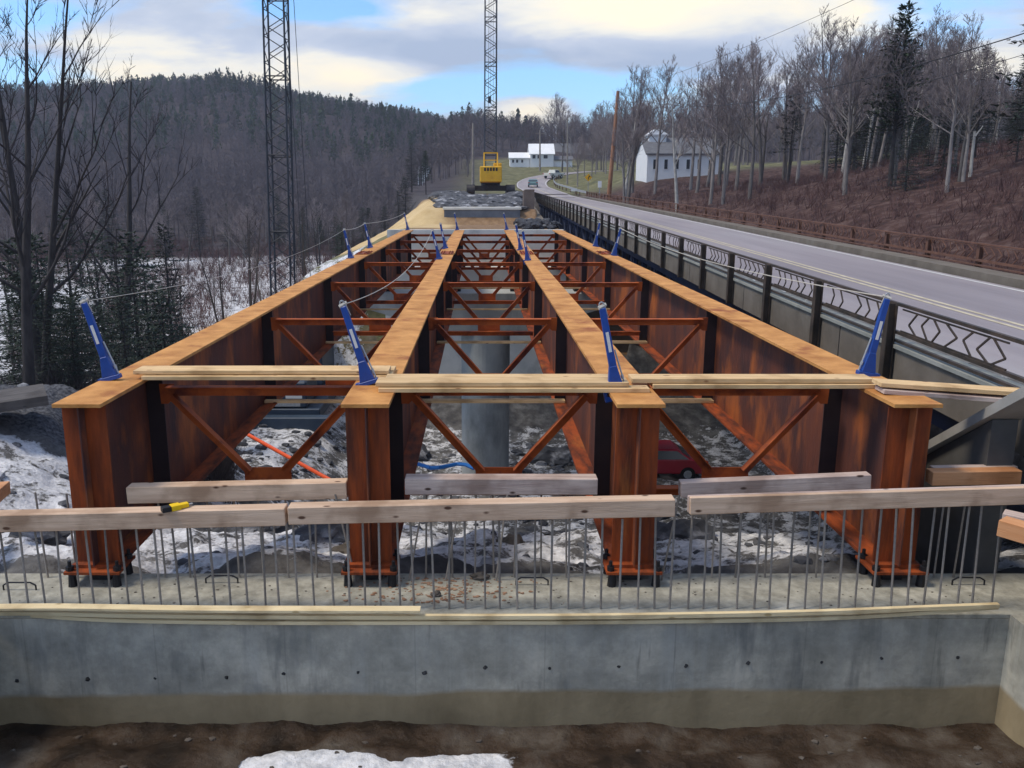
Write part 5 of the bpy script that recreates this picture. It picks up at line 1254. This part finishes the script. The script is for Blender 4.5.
# left bank
lt = [ # px, ybase-ish Y, ytop, set, idx, label
    (6, 17.5, -60, BTD, 0, 'nearest dark bare tree at the left edge rising out of the picture'),
    (22, 20, -50, BTD, 1, 'forked dark bare tree beside the leftmost trunk'),
    (47, 24, -25, BTD, 2, 'leaning dark bare tree whose branch arches to the right'),
    (100, 33, 40, BTD, 0, 'smaller dark bare tree right of the three at the left edge'),
]
for px_, Y, yt, st, i, lb in lt:
    x, _ = atg(px_, Y); put(st[i], x, Y, topH(px_, yt, Y), 15, lb)
for k, (px_, Y, yt) in enumerate([(30, 24, 232), (62, 21, 262), (95, 25, 240), (125, 28, 228), (150, 27, 262), (8, 21, 245), (75, 30, 225), (135, 36, 222), (175, 33, 300), (110, 20.5, 285), (45, 34, 215), (20, 30, 210), (60, 40, 205), (112, 40, 215), (140, 31, 240), (160, 42, 222), (85, 23, 280), (55, 19.5, 300), (120, 22.5, 300), (5, 26, 215), (90, 45, 205), (30, 19, 290), (168, 30, 268)]):
    if k % 4 == 2: continue
    x, _ = atg(px_, Y); put(CN[0 if k % 3 == 0 else 2], x, Y, max(3, topH(px_, yt + (2 if k % 3 == 0 else 26), Y)), 15 if k % 3 == 0 else 10, 'shadowy dark hemlock behind the leftmost girder', 'dark hemlocks at the left')
for k in range(34):
    Y = rnd.uniform(40, 120); px_ = rnd.uniform(-20, 330); x, _ = atg(px_, Y)
    if x > -17: continue
    put(BTD[rnd.randrange(3)] if rnd.random() < .5 else BTS[rnd.randrange(2)], x, Y, rnd.uniform(6, 11), 15, 'bare tree on the snowy flat beyond the leftmost girder', 'bare trees on the snowy flat')
for k, px_ in enumerate([300, 318, 335, 352, 368, 384, 398, 340, 362, 412, 426, 405]):
    Y = 112 + (k * 37 % 50); x, _ = atg(px_, Y)
    put(CN[k % 3], x, Y, rnd.uniform(5, 8), [15, 18, 10][k % 3], 'dark evergreen below the hill left of the sandy embankment', 'evergreens left of the embankment')
for k in range(84):
    Y = rnd.uniform(120, 215); px_ = rnd.uniform(-10, 475); x, _ = atg(px_, Y)
    if x > -14: continue
    if rnd.random() < .18: put(CN[0], x, Y, rnd.uniform(7, 12), 15, 'dark spruce at the foot of the left hill', 'spruces at the foot of the left hill')
    else: put(BT[rnd.randrange(5)], x, Y, rnd.uniform(7, 11), 16, 'grey bare tree at the foot of the left hill', 'bare trees at the foot of the left hill')
# the far woods: a mass nobody could count, two sheets of tiny trees
def mass(name, n_, seed, kind, label, m_, region):
    rn = np.random.RandomState(seed); V = []; Fc = []; off = 0
    tv = []
    protos = []
    for k in range(5):
        r2 = random.Random(seed * 10 + k); random.seed(seed * 10 + k); vs = []
        if kind == 'bare':
            def tri(p, q, w_):
                d_ = Vector(q) - Vector(p); a = d_.cross(Vector((r2.uniform(-1, 1), r2.uniform(-1, 1), .2))).normalized() * w_; vs.extend([tuple(Vector(p) - a), tuple(Vector(p) + a), tuple(q)])
            tri((0, 0, -1), (r2.uniform(-.5, .5), 0, 12), .16); tri((.1, 0, -1), (r2.uniform(-.5, .5), .3, 11), .14)
            for j in range(26):
                z = r2.uniform(3.5, 11); a = r2.uniform(0, 6.28); l = (12.5 - z) * .42 + .6; el = r2.uniform(.3, 1.2)
                e = (math.cos(a) * math.cos(el) * l, math.sin(a) * math.cos(el) * l, z + math.sin(el) * l); tri((0, 0, z), e, .07)
                for _ in range(4):
                    b_ = Vector((0, 0, z)).lerp(Vector(e), r2.uniform(.3, 1)); tri(b_, b_ + Vector((r2.uniform(-1, 1), r2.uniform(-1, 1), r2.uniform(-.2, 1.2))) * 1.2, .055)
        else:
            for j in range(70):
                z = r2.uniform(1, 12.5); a = r2.uniform(0, 6.28); l = (13.5 - z) * .26 + .2; c = Vector((math.cos(a) * l * r2.uniform(.2, 1), math.sin(a) * l * r2.uniform(.2, 1), z))
                s = .9; vs.extend([tuple(c + Vector((r2.uniform(-s, s), r2.uniform(-s, s), r2.uniform(-.5, .5)))), tuple(c + Vector((r2.uniform(-s, s), r2.uniform(-s, s), r2.uniform(-.3, .6)))), tuple(c + Vector((0, 0, r2.uniform(.5, 1.8))))])
            vs.extend([(-.15, 0, -1), (.15, 0, -1), (0, 0, 13.8)])
        protos.append(np.array(vs))
    px_, r_ = region(rn, n_)
    az = np.arctan((px_ - 480) / 881.); x = r_ * np.sin(az); y = r_ * np.cos(az)
    dd = np.min(np.hypot(RDf[None, :, 1] - x[:, None], RDf[None, :, 0] - y[:, None]), 1)
    k_ = (dd > 8); x, y = x[k_], y[k_]; z = height(x, y)
    for i in range(len(x)):
        P_ = protos[rn.randint(5)]; s = rn.uniform(.55, .95); a = rn.uniform(0, 6.28); c, sn_ = math.cos(a), math.sin(a)
        Q = np.stack([x[i] + s * (P_[:, 0] * c - P_[:, 1] * sn_), y[i] + s * (P_[:, 0] * sn_ + P_[:, 1] * c), z[i] + s * P_[:, 2]], -1); V.append(Q)
    V = np.concatenate(V); n3 = len(V) // 3; me = bpy.data.meshes.new(name); me.vertices.add(len(V)); me.vertices.foreach_set('co', V.ravel()); me.loops.add(len(V)); me.loops.foreach_set('vertex_index', np.arange(len(V), dtype=np.int32))
    me.polygons.add(n3); me.polygons.foreach_set('loop_start', np.arange(0, len(V), 3, dtype=np.int32)); me.polygons.foreach_set('loop_total', np.full(n3, 3, dtype=np.int32)); me.update(); me.materials.append(m_)
    o = bpy.data.objects.new(name, me); col().objects.link(o); tag(o, label, 'forest', kind='stuff'); return o
def reg1(rn, n_):
    px_ = rn.uniform(-120, 1150, n_); lo = np.where(px_ < 470, 185, 262); return px_, lo + (662 - lo) * rn.rand(n_) ** .85
mass('bare_forest', 9500, 3, 'bare', 'grey purple leafless forest covering the left hill', mat('far_grey_twigs', (.085, .072, .078), (.15, .13, .135), .03, .95), reg1)
def reg2(rn, n_):
    px_ = np.where(rn.rand(n_) < .8, rn.uniform(-120, 540, n_), rn.uniform(540, 1150, n_)); r_ = 660 - 300 * rn.rand(n_) ** 2.4; return px_, r_
mass('evergreen_forest', 3300, 5, 'con', 'dark evergreens along the crest and upper slopes of the hills', mat('far_dark_needles', (.020, .036, .022), (.05, .078, .042), .02, .95), reg2)
# shrubs on the flat: reddish stems, and dry brush on the right bank
def brush(name, n_, seed, fn, m_, label, h0, w_):
    rn = random.Random(seed); random.seed(seed); q = MB()
    for k in range(n_):
        x, y = fn(rn); z = hz(x, y) - .05; h = h0 * rn.uniform(.5, 1.3)
        for _ in range(7):
            e = Vector((x + rn.uniform(-.5, .5) * h, y + rn.uniform(-.5, .5) * h, z + h * rn.uniform(.6, 1))); b_ = Vector((x + rn.uniform(-.2, .2), y, z)); blade(q, b_, e, w_); m2 = b_.lerp(e, .5); blade(q, m2, m2 + Vector((rn.uniform(-.4, .4), rn.uniform(-.4, .4), .5)) * h * .6, w_ * .6)
    me = bpy.data.meshes.new(name); me.from_pydata(q.v, [], q.f); me.materials.append(m_); o = bpy.data.objects.new(name, me); col().objects.link(o); tag(o, label, 'brush', kind='stuff')
def f1(rn):
    Y = rn.uniform(50, 190); px_ = rn.uniform(-10, 360); x = (px_ - 480) * Y / 881.
    return (x, Y) if (x < -17 and math.sin(x * .16) + math.sin(Y * .13 + 1) > (-.3 if Y < 110 else -1.2)) else f1(rn)
brush('red_brush', 3800, 8, f1, M['redbush'], 'reddish leafless brush on the snowy flat', 1.9, .02)
def f2(rn):
    Y = rn.uniform(24, 118); px_ = rn.uniform(590, 1060); x = (px_ - 480) * Y / 881.
    return (x, Y) if x > 15.2 else f2(rn)
brush('dry_brush', 2600, 9, f2, M['redbush'], 'dry brown brush covering the bank beyond the far railing', .9, .016)
def f4(rn):
    Y = rn.uniform(28, 110); x = 15.4 + 24 * rn.random() ** 1.5
    return (x, Y)
0 and brush('sapling_thicket', 110, 12, f4, M['bark'], 'thin grey saplings standing all over the red brown bank', 3.6, .022)
def f3(rn):
    Y = rn.uniform(18.5, 34); px_ = rn.uniform(-20, 210); x = (px_ - 480) * Y / 881.
    return (x, Y) if x < -6.5 else f3(rn)
brush('dark_brush', 2200, 10, f3, M['twig_dark'], 'dark tangled twigs on the bank behind the leftmost girder', 1.3, .014)

# labels that place every tree of a look-alike group, counted along its group as it stands
def ordinal(n):
    return str(n) + ('th' if 10 <= n % 100 <= 20 else {1: 'st', 2: 'nd', 3: 'rd'}.get(n % 10, 'th'))
groups = {}
for o in scn.objects:
    if o.parent is None and o.get('group') and o.get('label'): groups.setdefault((o['group'], o['label']), []).append(o)
for (g_, l_), os_ in groups.items():
    if len(os_) < 2: continue
    os_.sort(key=lambda o: (o.location.x / max(o.location.y, 1)))
    for i, o in enumerate(os_): o['label'] = l_ + ', ' + ordinal(i + 1) + ' from left'
# ================================================================== haze
hm = bpy.data.materials.new('thin_blue_haze'); hm.use_nodes = True; t = hm.node_tree; t.nodes.clear()
ho = t.nodes.new('ShaderNodeOutputMaterial'); pv = t.nodes.new('ShaderNodeVolumePrincipled'); pv.inputs['Color'].default_value = (.72, .76, .95, 1); pv.inputs['Density'].default_value = .00030; pv.inputs['Anisotropy'].default_value = .2
t.links.new(pv.outputs[0], ho.inputs['Volume'])
tag(MB().box(-1560, 1560, -1560, 1560, -60, 150).build('haze', hm), 'thin bluish winter haze over the valley', 'haze', kind='stuff')
